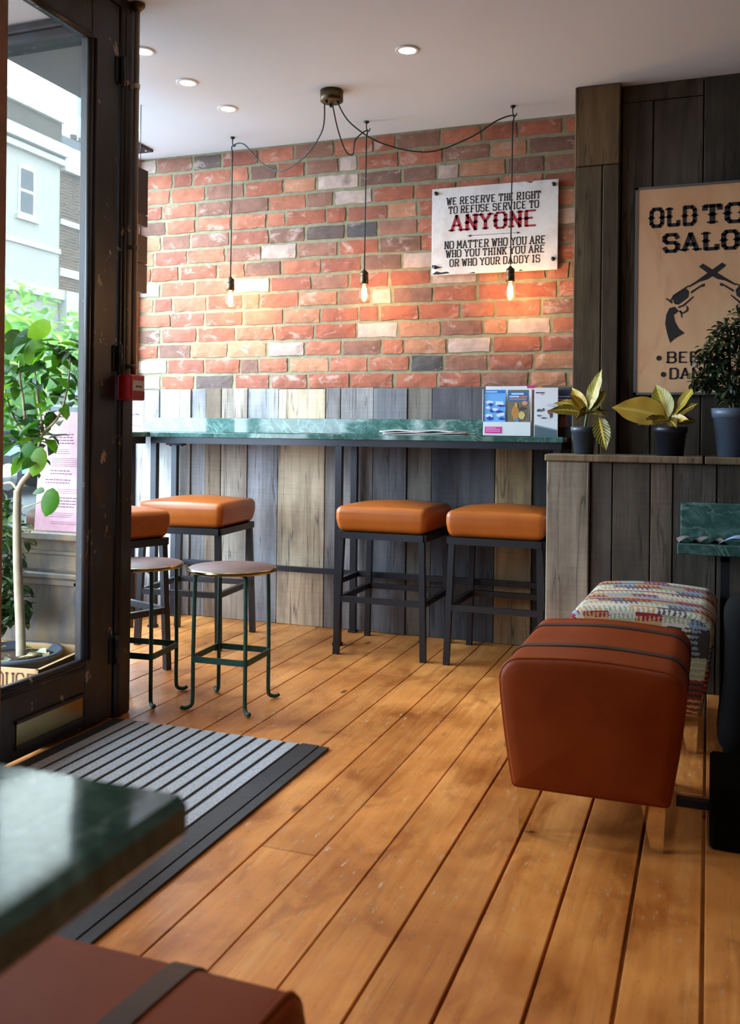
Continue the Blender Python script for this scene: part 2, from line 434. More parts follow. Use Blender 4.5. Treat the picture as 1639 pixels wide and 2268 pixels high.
# ------------------------------------------------------------------ western slab lettering (strokes on a 4 x 6 grid)
GL = {
 'A': [[(0, 0), (2, 6), (4, 0)], [(.8, 2.1), (3.2, 2.1)]], 'B': [[(0, 0), (0, 6), (3, 6), (3.8, 5.2), (3.8, 4), (3, 3.2), (0, 3.2)], [(3, 3.2), (4, 2.4), (4, .9), (3, 0), (0, 0)]],
 'C': [[(4, 4.8), (3.2, 6), (.8, 6), (0, 5), (0, 1), (.8, 0), (3.2, 0), (4, 1.2)]], 'D': [[(.3, 0), (.3, 6), (3, 6), (4, 5), (4, 1), (3, 0), (.3, 0)]],
 'E': [[(4, 5.9), (.4, 5.9), (.4, .1), (4, .1)], [(.4, 3.1), (2.8, 3.1)]], 'F': [[(4, 5.9), (.4, 5.9), (.4, 0)], [(.4, 3.1), (2.8, 3.1)]],
 'G': [[(4, 4.8), (3.2, 6), (.8, 6), (0, 5), (0, 1), (.8, 0), (3.2, 0), (4, 1), (4, 2.8), (2.4, 2.8)]], 'H': [[(.4, 0), (.4, 6)], [(3.6, 0), (3.6, 6)], [(.4, 3), (3.6, 3)]],
 'I': [[(1, 0), (1, 6)]], 'K': [[(.4, 0), (.4, 6)], [(3.7, 6), (.6, 2.8)], [(1.6, 3.6), (3.8, 0)]], 'L': [[(.6, 6), (.6, .1), (4, .1), (4, 1.4)]],
 'M': [[(0, 0), (.3, 6), (2.2, 2), (4.1, 6), (4.4, 0)]], 'N': [[(.3, 0), (.3, 6), (3.7, 0), (3.7, 6)]], 'O': [[(.8, 0), (0, 1), (0, 5), (.8, 6), (3.2, 6), (4, 5), (4, 1), (3.2, 0), (.8, 0)]],
 'P': [[(.4, 0), (.4, 6), (3.2, 6), (4, 5.2), (4, 3.8), (3.2, 3), (.4, 3)]], 'R': [[(.4, 0), (.4, 6), (3.2, 6), (4, 5.2), (4, 3.8), (3.2, 3), (.4, 3)], [(2.2, 3), (4, 0)]],
 'S': [[(4, 4.7), (3.3, 6), (.8, 6), (0, 5.2), (0, 3.9), (.8, 3.1), (3.2, 3.1), (4, 2.3), (4, .9), (3.2, 0), (.7, 0), (0, 1.3)]], 'T': [[(2, 0), (2, 5.9)], [(0, 4.7), (0, 5.9), (4, 5.9), (4, 4.7)]],
 'U': [[(.3, 6), (.3, 1), (1.1, 0), (2.9, 0), (3.7, 1), (3.7, 6)]], 'V': [[(0, 6), (2, 0), (4, 6)]], 'W': [[(0, 6), (1.2, 0), (2.4, 5), (3.6, 0), (4.8, 6)]],
 'X': [[(0, 0), (4, 6)], [(0, 6), (4, 0)]], 'Y': [[(0, 6), (2, 3), (4, 6)], [(2, 3), (2, 0)]],
}
def lettering(mb, text, x0, x1, z0, h, tv=1.0, th=.75, spur=False, serif=True, gap=1.25, to3=None, th3=.0015):
    adv = []; x = 0
    for ch in text:
        if ch == ' ': x += 2.6; continue
        wch = max(p[0] for s in GL[ch] for p in s) + (1 if ch == 'I' else 0)
        adv.append((ch, x + (0 if ch != 'I' else 0))); x += wch + gap + tv * .6
    tot = x - gap - tv * .6
    kx = (x1 - x0) / tot; kz = h / 6
    def quad(pts): mb.poly([(x0 + a * kx, z0 + b * kz) for a, b in pts], to3, th3)
    for ch, ox in adv:
        for s in GL[ch]:
            for (a, b), (c, d) in zip(s[:-1], s[1:]):
                dx, dy = c - a, d - b; L = math.hypot(dx, dy)
                if L < 1e-6: continue
                t = (tv * abs(dy) + th * abs(dx)) / (abs(dx) + abs(dy)) / 2
                nx, ny = -dy / L * t, dx / L * t; ex, ey = dx / L * t * .45, dy / L * t * .45
                quad([(ox + a - ex + nx, b - ey + ny), (ox + a - ex - nx, b - ey - ny), (ox + c + ex - nx, d + ey - ny), (ox + c + ex + nx, d + ey + ny)])
                if spur and abs(dx) < .3 and abs(dy) > 3.5:
                    mx, my = ox + (a + c) / 2, (b + d) / 2
                    quad([(mx - tv * .95, my), (mx, my - .8), (mx + tv * .95, my), (mx, my + .8)])
            if serif:
                for (a, b), (c, d) in ((s[0], s[1]), (s[-1], s[-2])):
                    if (b in (0, 6)) and abs(d - b) > abs(c - a) * .8 and s[0] != s[-1]:
                        yb = b + (.28 if b == 0 else -.28)
                        quad([(ox + a - tv * .95, yb - .3), (ox + a + tv * .95, yb - .3), (ox + a + tv * .95, yb + .3), (ox + a - tv * .95, yb + .3)])

# ================================================================== STRUCTURE
CZ = 2.537; YW = 4.423; XD = -1.957
# ---- floor
mb = MB(); mb.bb((-3.1, -3.2, -.10), (3.2, 4.7, -.028), col=(.02, .015, .01))
pitch = .1457; x = -.0022 - pitch * 21; k = 0
while x < 3.1:
    gapw = random.choice((.0025, .003, .004)) if x < -.6 else random.choice((.006, .008, .0075))
    y = -3.2
    first = random.uniform(1.5, 4.5)
    cuts = [-3.2] + sorted([y + first, y + first + random.uniform(2.5, 3.4)]) + [4.6]
    cuts = [c for c in cuts if c <= 4.6]
    for ya, yb in zip(cuts[:-1], cuts[1:]):
        v = random.random()
        mb.bb((x + gapw / 2, ya + .001, -.03), (x + pitch - gapw / 2, yb - .001, random.uniform(-.0012, .0)), col=(v, random.random(), random.random()), bev=.0018)
    x += pitch; k += 1
struct(mb.build('floor', FLOOR), 'honey coloured pine floorboards running towards the brick wall')
# ---- ceiling: the hung ceiling stops short of the front window bay
mb = MB()
mb.bb((-2.73, -3.2, CZ), (3.2, 4.6, CZ + .12)); mb.bb((-3.12, 3.98, CZ), (-2.73, 4.6, CZ + .12))
struct(mb.build('ceiling', CEIL), 'white plastered ceiling')
mb = MB(); mb.bb((-3.12, 2.86, 2.86), (-2.6, 4.0, 2.92)); mb.bb((-2.74, 2.86, CZ + .12), (-2.66, 4.0, 2.9)); mb.bb((-3.12, 3.98, CZ + .12), (-2.7, 4.02, 2.9))
struct(mb.build('trim_4', CEIL), 'white pelmet recess over the front window')

# ---- back wall: mortar, bricks, plank cladding
mb = MB(); mb.bb((-3.12, YW + .004, 0), (.0, YW + .20, CZ + .35))
wall = struct(mb.build('wall_back', MORTAR), 'back wall of reclaimed red brick over old planks')
mb = MB()
PAL = [((186, 102, 74), 28), ((198, 116, 86), 26), ((172, 98, 76), 16), ((162, 110, 90), 12), ((142, 100, 84), 10), ((98, 92, 92), 6), ((118, 98, 90), 5), ((212, 184, 170), 7), ((204, 138, 102), 12)]
pool = [c for c, n in PAL for _ in range(n)]
def brick(x0, x1, z0, z1, col):
    nx, nz = max(3, int((x1 - x0) / .035)), 3
    d = random.uniform(.004, .010); vs = []; fs = []
    j = lambda s: random.uniform(-s, s)
    for i in range(nx + 1):
        for k in range(nz + 1):
            e = (i in (0, nx)) or (k in (0, nz))
            X = x0 + (x1 - x0) * i / nx; Z = z0 + (z1 - z0) * k / nz
            if e: X += j(.0035); Z += j(.003)
            vs.append((X, YW + .004 - (d * .55 if e else d) + j(.001), Z))
    F = lambda i, k: i * (nz + 1) + k
    for i in range(nx):
        for k in range(nz): fs.append([F(i, k), F(i + 1, k), F(i + 1, k + 1), F(i, k + 1)])
    ring = [F(i, 0) for i in range(nx + 1)] + [F(nx, k) for k in range(1, nz + 1)] + [F(i, nz) for i in range(nx - 1, -1, -1)] + [F(0, k) for k in range(nz - 1, 0, -1)]
    b0 = len(vs)
    for q in ring: vs.append((vs[q][0], YW + .012, vs[q][2]))
    n = len(ring)
    for q in range(n): fs.append([ring[q], ring[(q + 1) % n], b0 + (q + 1) % n, b0 + q])
    mb.add(vs, fs, col, False)
rows = 15; rh = (CZ - 1.242) / rows
for rI in range(rows):
    z0 = 1.242 + rI * rh + .003; z1 = 1.242 + (rI + 1) * rh - .014
    if rI == rows - 1: z1 = CZ - .012
    x = -3.03 - random.uniform(0, .12)
    while x < -.50:
        L = random.choices((random.uniform(.195, .225), random.uniform(.085, .11), random.uniform(.14, .175)), (70, 18, 12))[0]
        c = random.choice(pool); f = random.uniform(.88, 1.12)
        brick(x, x + L, z0 + random.uniform(-.002, .002), z1 + random.uniform(-.002, .002), tuple(v * f for v in lin(c)))
        x += L + random.uniform(.013, .021)
mb.build('brickwork', BRICK, wall)
mb = MB()
mb.bb((-3.1, YW - .006, 0), (-.45, YW + .004, 1.24), col=(.01, .008, .006))
edges = [-3.10, -3.029, -2.875, -2.744, -2.673, -2.582, -2.484, -2.324, -2.142, -1.871, -1.788, -1.606, -1.425, -1.295, -.974, -.794, -.47]
pc = [(160, 158, 156), (172, 170, 170), (178, 176, 174), (150, 146, 142), (140, 138, 138), (136, 118, 100), (168, 156, 142), (150, 150, 154), (190, 172, 146), (128, 122, 120), (140, 136, 134), (112, 112, 116), (118, 112, 104), (84, 84, 90), (164, 140, 106), (74, 72, 72)]
for a, b_, c in zip(edges[:-1], edges[1:], pc):
    d = random.uniform(.012, .024)
    mb.bb((a + .0016, YW - d, 0.0), (b_ - .0016, YW + .002, 1.240 + random.uniform(-.004, .003)), col=lin(c), bev=.0025)
mb.build('plank_cladding', PLANK, wall)

# ---- plank-clad wall at the right (with its post) and the half-height partition below it
mb = MB(); mb.bb((-.56, 4.18, 0), (1.6, 4.40, CZ), col=(.01, .008, .006))
wr_ = struct(mb.build('wall_right', DARKVOID), 'dark plank wall behind the saloon poster')
mb = MB()
for a, b_, c in zip((-.372, -.241, -.036, .112, .30, .47, .66, .86, 1.05, 1.25), (-.241, -.036, .112, .30, .47, .66, .86, 1.05, 1.25, 1.45),
                    [(88, 80, 70), (90, 82, 72), (72, 68, 60), (66, 60, 52), (72, 66, 58), (60, 56, 50), (66, 62, 56), (72, 64, 56), (64, 60, 54), (60, 56, 50)]):
    d = random.uniform(.0, .008); top = CZ if a > -.05 else CZ - .075
    mb.bb((a + .002, 4.14 + d, .9), (b_ - .002, 4.185, top), col=lin(c), bev=.003)
mb.bb((-.37, 4.143, CZ - .073), (-.038, 4.185, CZ - .001), col=lin((94, 82, 68)), bev=.003)
mb.build('plank_cladding', PLANKD, wr_)
mb = MB()
mb.bb((-.567, 4.088, 2.19), (-.376, 4.40, CZ - .001), col=lin((112, 90, 62)), bev=.004)
mb.bb((-.567, 4.094, .9), (-.449, 4.40, 2.187), col=lin((100, 84, 62)), bev=.004)
mb.bb((-.446, 4.092, .9), (-.376, 4.40, 2.187), col=lin((86, 72, 54)), bev=.004)
mb.build('corner_post', PLANKD, wr_)
mb = MB(); mb.bb((-.628, 3.885, 0), (1.5, 4.40, .905), col=(.01, .008, .006))
hw = struct(mb.build('wall_front', DARKVOID), 'half height plank partition carrying the potted plants')
hw.name = 'wall_low'
mb = MB()
mb.bb((-.634, 3.850, 0), (-.460, 4.2, .905), col=lin((150, 138, 122)), bev=.004)
for a, b_, c in zip((-.457, -.369, -.220, -.134, .03, .20, .36, .55, .75, .95, 1.15), (-.369, -.220, -.134, .03, .20, .36, .55, .75, .95, 1.15, 1.4),
                    [(96, 90, 84), (88, 80, 70), (104, 92, 80), (92, 86, 78), (80, 74, 66), (90, 82, 72), (86, 78, 70), (92, 84, 74), (80, 74, 66), (84, 78, 70), (90, 82, 72)]):
    mb.bb((a + .0018, 3.863 + random.uniform(0, .006), 0), (b_ - .0018, 3.9, .905), col=lin(c), bev=.003)
mb.build('plank_cladding', PLANK, hw)
mb = MB()
mb.bb((-.642, 3.842, .906), (-.022, 4.15, .934), col=lin((138, 118, 92)), bev=.004); mb.bb((-.016, 3.842, .906), (1.4, 4.15, .934), col=lin((128, 110, 86)), bev=.004)
mb.build('ledge_board', PLANK, hw)

# ---- rest of the room, behind and to the right of the camera
mb = MB(); mb.bb((3.0, -3.2, 0), (3.15, 4.4, CZ)); struct(mb.build('wall_east', ROOMPAINT))
mb = MB(); mb.bb((-2.1, -3.2, 0), (3.15, -3.05, CZ)); struct(mb.build('wall_south', ROOMPAINT))
mb = MB(); mb.bb((1.4, 4.16, 0), (3.1, 4.4, CZ)); struct(mb.build('wall_north', PLANKD))
# street wall beside the camera
mb = MB()
mb.bb((XD - .10, -3.05, 0), (XD, 1.40, CZ))
mb.bb((XD - .10, 1.40, 2.505), (XD, 2.84, CZ))
struct(mb.build('wall_street', DOORP), 'dark painted street wall beside the door')

# ---- double door
def leaf(name, y0, y1, label, left_bare):
    mb = MB()
    X0, X1 = XD - .045, XD
    mb.bb((X0, y1 - .152, .012), (X1, y1, 2.50), bev=.004)                      # hinge stile
    mb.bb((X0, y0, 2.335), (X1, y1 - .152, 2.50), bev=.004)                     # head rail
    mb.bb((X0, y0, .012), (X1, y1 - .152, .238), bev=.004)                       # foot rail
    d = struct(mb.build(name, DOORP), label)
    st = MB(); st.bb((X0 - .002, y0 - .0, .010), (X1 + .004, y0 + .095, 2.5), bev=.004)
    s = st.build('meeting_stile', BAREWOOD if left_bare else DOORP, d)
    if left_bare: s['label'] = 'bare brown timber stile'
    g = MB(); g.bb((X0 + .018, y0 + .09, .233), (X0 + .024, y1 - .148, 2.34)); g.build('glass', GLASSD, d)
    bd = MB(); ya, yb = y0 + .095, y1 - .152
    for p, q in (((ya, .238), (yb, .238)), ((ya, 2.335), (yb, 2.335)), ((yb, .238), (yb, 2.335))):
        bd.tube([(X1 - .006, p[0], p[1]), (X1 - .006, q[0], q[1])], .011, 10)
        bd.tube([(X1 + .001, p[0] + (.02 if p[0] == q[0] else 0), p[1] - (.022 if p[1] < 1 and p[1] == q[1] else -.0)), (X1 + .001, q[0] + (.02 if p[0] == q[0] else 0), q[1] - (.022 if q[1] < 1 and p[1] == q[1] else 0))], .006, 8)
    bd.build('glazing_bead', DOORP, d)
    kp = MB(); kp.bb((X1 - .003, y0 + .16, .055), (X1 + .004, y1 - .167, .124)); kp.build('kick_plate', BRASS, d)
    kf = MB()
    for z in (.050, .129): kf.bb((X1 - .003, y0 + .155, z - .005), (X1 + .010, y1 - .162, z + .005))
    kf.build('kick_plate_trim', DOORP, d)
    return d
d1 = leaf('door_1', 2.082, 2.722, 'glazed dark painted door leaf with peeling paint', True)
d2 = leaf('door_2', 1.43, 2.078, 'second glazed door leaf nearer the table', False)
for z in (2.275, 1.265, .243):
    hb = MB(); hb.tube([(XD + .010, 2.728, z - .05), (XD + .010, 2.728, z + .05)], .011, 12)
    hb.bb((XD - .002, 2.70, z - .045), (XD + .004, 2.755, z + .045)); hb.build('hinge', IRON, d1)
mb = MB(); mb.bb((XD - .10, 2.73, 0), (XD + .006, 2.822, CZ), bev=.006); mb.bb((XD - .10, 2.745, 0), (XD + .012, 2.772, CZ), bev=.005)
mb.bb((XD - .10, 1.40, 2.42), (XD - .05, 2.73, 2.505))
struct(mb.build('trim_1', DOORP), 'dark painted door jamb')

# ---- porch return: worn stall riser, glazing and head; then the front window bay
mb = MB()
mb.bb((-3.06, 2.835, 0), (XD - .10, 2.885, .60)); mb.bb((-3.08, 2.795, .60), (XD - .10, 2.89, .632), bev=.006)
mb.bb((-3.06, 2.815, .545), (XD - .10, 2.836, .56), bev=.004)
mb.bb((-3.06, 2.822, .49), (XD - .10, 2.836, .545))
mb.bb((-3.06, 2.812, .455), (-2.175, 2.836, .478), bev=.006); mb.bb((-3.06, 2.820, .43), (-2.19, 2.836, .455), bev=.006)
mb.bb((-2.19, 2.812, .0), (-2.168, 2.836, .478), bev=.006); mb.bb((-2.205, 2.820, .0), (-2.19, 2.836, .45), bev=.004)
mb.bb((-2.15, 2.80, 0), (XD - .10, 2.885, 2.62))
mb.bb((-3.10, 2.80, 0), (-3.04, 2.885, 2.9))
wn = struct(mb.build('window_1', RISER), 'porch side window over a worn painted stall riser')
mb = MB(); mb.bb((-3.09, 2.79, 2.465), (XD - .10, 2.885, 2.64), bev=.006); mb.bb((-3.09, 2.77, 2.50), (XD - .10, 2.80, 2.53), bev=.006); mb.build('head_rail', DOORP, wn)
g = MB(); g.bb((-3.04, 2.845, .632), (-2.15, 2.851, 2.466)); g.build('glass', GLASSR, wn)
mb = MB()
mb.bb((-3.10, 2.885, 0), (-3.03, YW + .1, .27)); mb.bb((-3.10, 2.885, .27), (-3.02, YW + .1, .30), bev=.004)
mb.bb((-3.10, 2.885, 2.78), (-3.03, YW + .1, 2.90)); mb.bb((-3.085, 4.385, .30), (-3.028, YW, 2.6), bev=.003); 
wf = struct(mb.build('window_2', BAREWOOD), 'front shop window beside the brick wall')
g = MB(); g.bb((-3.07, 2.89, .30), (-3.064, 4.385, 2.78)); g.build('glass', GLASS, wf)
# porch soffit and floor
mb = MB(); mb.bb((-3.10, 1.40, 2.64), (XD - .10, 2.80, 2.72)); struct(mb.build('trim_2', RISER), 'dark boarded porch soffit')

# ---- outside
PAVE = plain('grey_paving', lin((104, 106, 108)), .9, 0, .12, 3)
mb = MB(); mb.bb((-40, -30, -.25), (XD - .10, 50, -.035)); struct(mb.build('ground', PAVE), 'pale pavement and street')

# ================================================================== THINGS
# ---- bar counter along the brick wall and round the front window
t = thing('bar_counter', (-1.66, 4.05, 0), 'long green marble bar counter on black steel legs below the brick wall', 'counter')
ox, oy = -1.66, 4.05
def L(p): return (p[0] - ox, p[1] - oy, p[2])
mb = MB(); mb.bb(L((-2.70, 4.05, .980)), L((-.598, 4.398, 1.004)), bev=.002); mb.build('counter_top', MARBLE, t)
mb = MB(); mb.bb(L((-3.0, 4.376, 1.0045)), L((-.62, 4.398, 1.083)), bev=.0015); mb.build('upstand', MARBLE, t)
mb = MB()
mb.bb(L((-2.70, 4.058, .948)), L((-.605, 4.086, .980))); mb.bb(L((-2.70, 4.35, .948)), L((-.605, 4.378, .980)))
for xx in (-.62, -1.655, -2.69): mb.bb(L((xx - .014, 4.086, .948)), L((xx + .014, 4.35, .980)))
mb.build('frame', IRONB, t)
for xx, yy in ((-1.655, 4.072), (-1.69, 4.364), (-2.683, 4.072), (-2.745, 4.364), (-.625, 4.072), (-.625, 4.364)):
    mb = MB(); mb.bb(L((xx - .016, yy - .014, 0.012)), L((xx + .016, yy + .014, .950))); mb.bb(L((xx - .02, yy - .02, 0)), L((xx + .02, yy + .02, .012)))
    mb.build('leg', IRONB, t)
mb = MB(); mb.bb(L((-2.73, 4.352, .285)), L((-.625, 4.378, .312))); mb.build('foot_rail', IRONB, t)
for xx in (-1.672, -2.71):
    mb = MB(); mb.bb(L((xx - .012, 4.08, .285)), L((xx + .012, 4.36, .310))); mb.build('side_rail', IRONB, t)
mb = MB(); mb.bb(L((-2.70, 4.20, .936)), L((-2.60, 4.24, .950)))
for q in (-2.685, -2.615): mb.lathe([(.007, -.006), (.007, .0)], 10, L((q, 4.22, .936)))
mb.build('fixing_plate', IRON, t)
# counter along the front window
t = thing('window_counter', (-2.85, 3.5, 0), 'shorter green marble counter under the front window, left of the long bar', 'counter')
ox, oy = -2.85, 3.5
mb = MB(); mb.bb(L((-3.02, 2.92, .980)), L((-2.703, 4.372, 1.004)), bev=.002); mb.build('counter_top', MARBLE, t)
mb = MB(); mb.bb(L((-2.745, 2.94, .945)), L((-2.717, 4.04, .980))); mb.bb(L((-3.0, 2.94, .945)), L((-2.97, 4.04, .980))); mb.build('frame', IRONB, t)
for xx, yy in ((-2.731, 2.97), (-2.985, 2.97), (-2.985, 3.9), (-2.79, 4.02)):
    mb = MB(); mb.bb(L((xx - .014, yy - .014, 0)), L((xx + .014, yy + .014, .946))); mb.build('leg', IRONB, t)

# ---- bar stools
def make_stool(name, label):
    t = thing(name, (0, 0, 0), label, 'stool', 'leather bar stools')
    W, D = .405, .40
    def bulge(p):
        x, y, z = p
        k = 1.0 - .05 * max(0, -z / .055)
        if z > .02: z += .022 * max(0, 1 - (x / .21) ** 2) * max(0, 1 - (y / .21) ** 2)
        return (x * k, y * k, z)
    mb = MB(); mb.rbox((W + .035, D + .035, .118), .030, 5, 7, bulge, (0, 0, .618)); mb.build('seat', LEATH, t)
    mb = MB()
    for s in (-1, 1):
        mb.bb((-W / 2, s * D / 2 - .012, .530), (W / 2, s * D / 2 + .012, .560)); mb.bb((s * W / 2 - .012, -D / 2, .530), (s * W / 2 + .012, D / 2, .560))
    mb.build('seat_frame', IRON, t)
    mb = MB(); mb.bb((-W / 2 + .012, -D / 2 + .012, .548), (W / 2 - .012, D / 2 - .012, .560)); mb.build('seat_board', BLACKPL, t)
    for sx in (-1, 1):
        for sy in (-1, 1):
            mb = MB(); mb.beam((sx * (W / 2 + .006), sy * (D / 2 + .006), 0), (sx * (W / 2 - .010), sy * (D / 2 - .010), .531), .026); mb.build('leg', IRON, t)
    a, b_ = W / 2 - .001, D / 2 - .001
    for p, q in (((-a, -b_), (a, -b_)), ((-a, b_), (a, b_)), ((-a, -b_), (-a, b_)), ((a, -b_), (a, b_))):
        mb = MB(); mb.beam((p[0], p[1], .252), (q[0], q[1], .252), .022, .026); mb.build('foot_rail', IRON, t)
    return t
s1 = make_stool('bar_stool', 'tan leather bar stool tucked under the bar beside its middle legs')
s1.location = (-1.388, 4.118, 0)
def restool(loc, rz, label):
    c = copy_tree(s1); c.location = loc; c.rotation_euler = (0, 0, rz); c['label'] = label; return c
restool((-.865, 4.118, 0), 0, 'tan leather bar stool tucked under the right end of the bar beside the half wall')
restool((-2.345, 3.940, 0), R(5.3), 'tan leather bar stool angled at the left end of the bar, seat catching window light')
restool((-2.417, 3.253, 0), R(-20), 'tan leather bar stool half hidden behind the door jamb')

# ---- low round stools with green legs
WOODTOP = plain('worn_brown_seat', lin((98, 64, 52)), .6, 0, .3, 18)
def make_round(label):
    t = thing('round_stool', (0, 0, 0), label, 'stool', 'low round stools')
    mb = MB(); mb.lathe([(.0, .498), (.158, .498), (.163, .502), (.163, .507), (.158, .511), (0, .512)], 48); sd = mb.build('seat', WOODTOP, t)
    mb = MB(); mb.lathe([(.159, .4965), (.1645, .499), (.1645, .508), (.159, .511)], 48); mb.build('seat_rim', BRASS, sd)
    a = .104
    for sx in (-1, 1):
        for sy in (-1, 1):
            d = Vector((sx, sy, 0)).normalized(); P = lambda r, z: (d.x * r, d.y * r, z)
            r = a * math.sqrt(2)
            mb = MB(); mb.tube(smooth_path([P(r * .6, .492), P(r * .93, .488), P(r * .97, .46), P(r, .2), P(r, .05), P(r + .006, .016), P(r + .03, .008), P(r + .045, .014)], 5), [.0075] * 36, 8)
            mb.build('leg', GREENM, t)
    mb = MB(); b_ = a + .010
    pts = []
    for cx_, cy_, a0 in ((1, 1, 0), (-1, 1, 90), (-1, -1, 180), (1, -1, 270)):
        for k in range(5):
            an = R(a0 + k * 22.5); pts.append((cx_ * (b_ - .018) + .018 * math.cos(an), cy_ * (b_ - .018) + .018 * math.sin(an)))
    n = len(pts); vs = [(x, y, z) for z in (.173, .195) for x, y in pts] + [(x * .96, y * .96, z) for z in (.173, .195) for x, y in pts]
    fs = []
    for k in range(n):
        j = (k + 1) % n
        fs += [[k, j, n + j, n + k], [2 * n + k, 2 * n + j, 3 * n + j, 3 * n + k], [k, j, 2 * n + j, 2 * n + k], [n + k, n + j, 3 * n + j, 3 * n + k]]
    mb.add(vs, fs); mb.build('foot_band', GREENM, t)
    return t
rs = make_round('low round stool with green metal legs standing clear on the floorboards'); rs.location = (-1.660, 3.040, 0); rs.rotation_euler = (0, 0, R(3))
c = copy_tree(rs); c.location = (-2.030, 2.990, 0); c.rotation_euler = (0, 0, R(6)); c['label'] = 'low round stool partly hidden by the door jamb'

# ---- ottomans
def profile(w_top, w_bot, z0, z1, r, n=7, bulge=.006):
    """closed outline (s along the arc), from bottom left up over the top and down to the bottom right"""
    hb, ht = w_bot / 2, w_top / 2; pts = []
    rb = .012
    for k in range(4): a = R(-90 - 90 * (k / 3)); pts.append((-hb + rb + rb * math.cos(a), z0 + rb + rb * math.sin(a)))
    zt = z1 - r
    for k in range(1, 8):
        f = k / 8; pts.append((-(hb + (ht - hb) * (.55 * f + .45 * math.sin(f * math.pi / 2))), z0 + rb + (zt - z0 - rb) * f))
    for k in range(n + 1): a = R(180 - 90 * k / n); pts.append((-ht + r + r * math.cos(a), zt + r * math.sin(a)))
    top = 9
    for k in range(1, top): f = k / top; pts.append((-ht + r + (2 * ht - 2 * r) * f, z1 + .010 * math.sin(f * math.pi)))
    left = pts[:4 + 7 + n + 1]
    pts += [(-x, z) for x, z in left[::-1]]
    return pts
def ottoman(name, label, loc, rz, length, body_mat, kilim=None, inset_=(.165, .105), w_top=.455, w_bot=.385, z0=.120, z1=.447):
    t = thing(name, loc, label, 'ottoman', None, rz)
    pr = profile(w_top, w_bot, z0, z1, .054)
    n = len(pr); cx = 0; cz = (z0 + z1) / 2
    if kilim:
        pr2 = []                                                     # resample finely
        for i in range(n):
            (a, b_), (c, d) = pr[i], pr[(i + 1) % n]; m = max(1, int(math.hypot(c - a, d - b_) / .0045))
            pr2 += [(a + (c - a) * k / m, b_ + (d - b_) * k / m) for k in range(m)]
        pr = pr2; n = len(pr)
    mb = MB(); mb.smooth = True
    h = length / 2; e = .022
    ys = [-h] + ([-h + e * k / 4 for k in range(1, 4)]) + [-h + e]
    m = 90 if kilim else 10
    ys += [-h + e + (2 * h - 2 * e) * k / m for k in range(1, m)] + [h - e] + [h - e + e * k / 4 for k in range(1, 4)] + [h]
    def inset(y):
        dd = max(0, abs(y) - (h - e)) / e
        return e * (1 - math.sqrt(max(0, 1 - dd * dd))) if dd > 0 else 0
    vs = []; fs = []; cols = []
    arc = [0]
    for i in range(1, n): arc.append(arc[-1] + math.hypot(pr[i][0] - pr[i - 1][0], pr[i][1] - pr[i - 1][1]))
    for y in ys:
        q = inset(y) * .55
        for (x, z) in pr:
            vs.append((x * (1 - q / (w_top / 2)), y, cz + (z - cz) * (1 - q / ((z1 - z0) / 2))))
    for j in range(len(ys) - 1):
        for i in range(n):
            fs.append([j * n + i, j * n + (i + 1) % n, (j + 1) * n + (i + 1) % n, (j + 1) * n + i])
            cols.append(kilim('side', pr[i][0], (ys[j] + ys[j + 1]) / 2, pr[i][1]) if kilim else (1, 1, 1))
    b = mb.add(vs, fs); mb.c[-len(cols):] = cols
    # slightly domed end faces, built as shrinking rings
    for sgn, base in ((-1, 0), (1, (len(ys) - 1) * n)):
        prev = [b + base + i for i in range(n)]
        R_ = 40 if kilim else 8
        for k in range(1, R_ + 1):
            f = 1 - k / (R_ + .6)
            src = [mb.v[b + base + i] for i in range(n)]
            ring = [(s_[0] * f, sgn * (h + .014 * (1 - f * f)), cz + (s_[2] - cz) * f) for s_ in src]
            b2 = len(mb.v); mb.v += ring
            for i in range(n):
                j2 = (i + 1) % n
                mb.f.append([prev[i], prev[j2], b2 + j2, b2 + i]); mb.sm.append(True)
                mb.c.append(kilim('end', ring[i][0], sgn, ring[i][2]) if kilim else (1, 1, 1))
            prev = [b2 + i for i in range(n)]
        mb.f.append(prev); mb.sm.append(True); mb.c.append((.3, .1, .05) if kilim else (1, 1, 1))
    mb.build('body', body_mat, t)
    if not kilim:
        for sgn in (-1, 1):
            mb = MB()
            ring = [(x * 1.0, sgn * (h - .012), z) for x, z in pr]; ring = [(x * .992, y, cz + (z - cz) * .992) for x, y, z in ring]
            mb.tube(ring + [ring[0]], .0042, 6, cap=False)
            mb.build('piping', body_mat, t)
        strap_y = (-h + inset_[0], h - inset_[1])
    else:
        strap_y = ()
    for sy in strap_y:
        mb = MB(); w2 = .015; op = pr
        vs = []; fs = []
        for (x, z) in op:
            vx, vz = x, z - cz; Ln = math.hypot(vx, vz); k = (Ln + .0035) / Ln; k0 = (Ln - .002) / Ln
            for yy, kk in ((sy - w2, k0), (sy - w2, k), (sy + w2, k), (sy + w2, k0)): vs.append((vx * kk, yy, cz + vz * kk))
        m = len(op)
        for i in range(m - 1):
            for k in range(3): fs.append([i * 4 + k, i * 4 + k + 1, (i + 1) * 4 + k + 1, (i + 1) * 4 + k])
        mb.add(vs, fs, smooth=False); mb.build('strap', STRAP, t)
    for sx in (-1, 1):
        for sy in (-1, 1):
            X = sx * (w_bot / 2 - .022); Y = sy * (h - .035); mb = MB()
            i_ = -sx
            vs = []
            for z, wd, off in ((.0, .034, -.010), (z0 + .012, .062, 0)):
                for yy in (-.006, .006):
                    vs += [(X + sx * .012 + i_ * wd + i_ * -off * 0, Y + yy, z), (X + sx * .012 + sx * (off * .6), Y + yy, z)]
            mb.add(vs, [[0, 1, 3, 2], [4, 6, 7, 5], [0, 4, 5, 1], [2, 3, 7, 6], [0, 2, 6, 4], [1, 5, 7, 3]])
            mb.build('leg', CHROME, t)
    return t
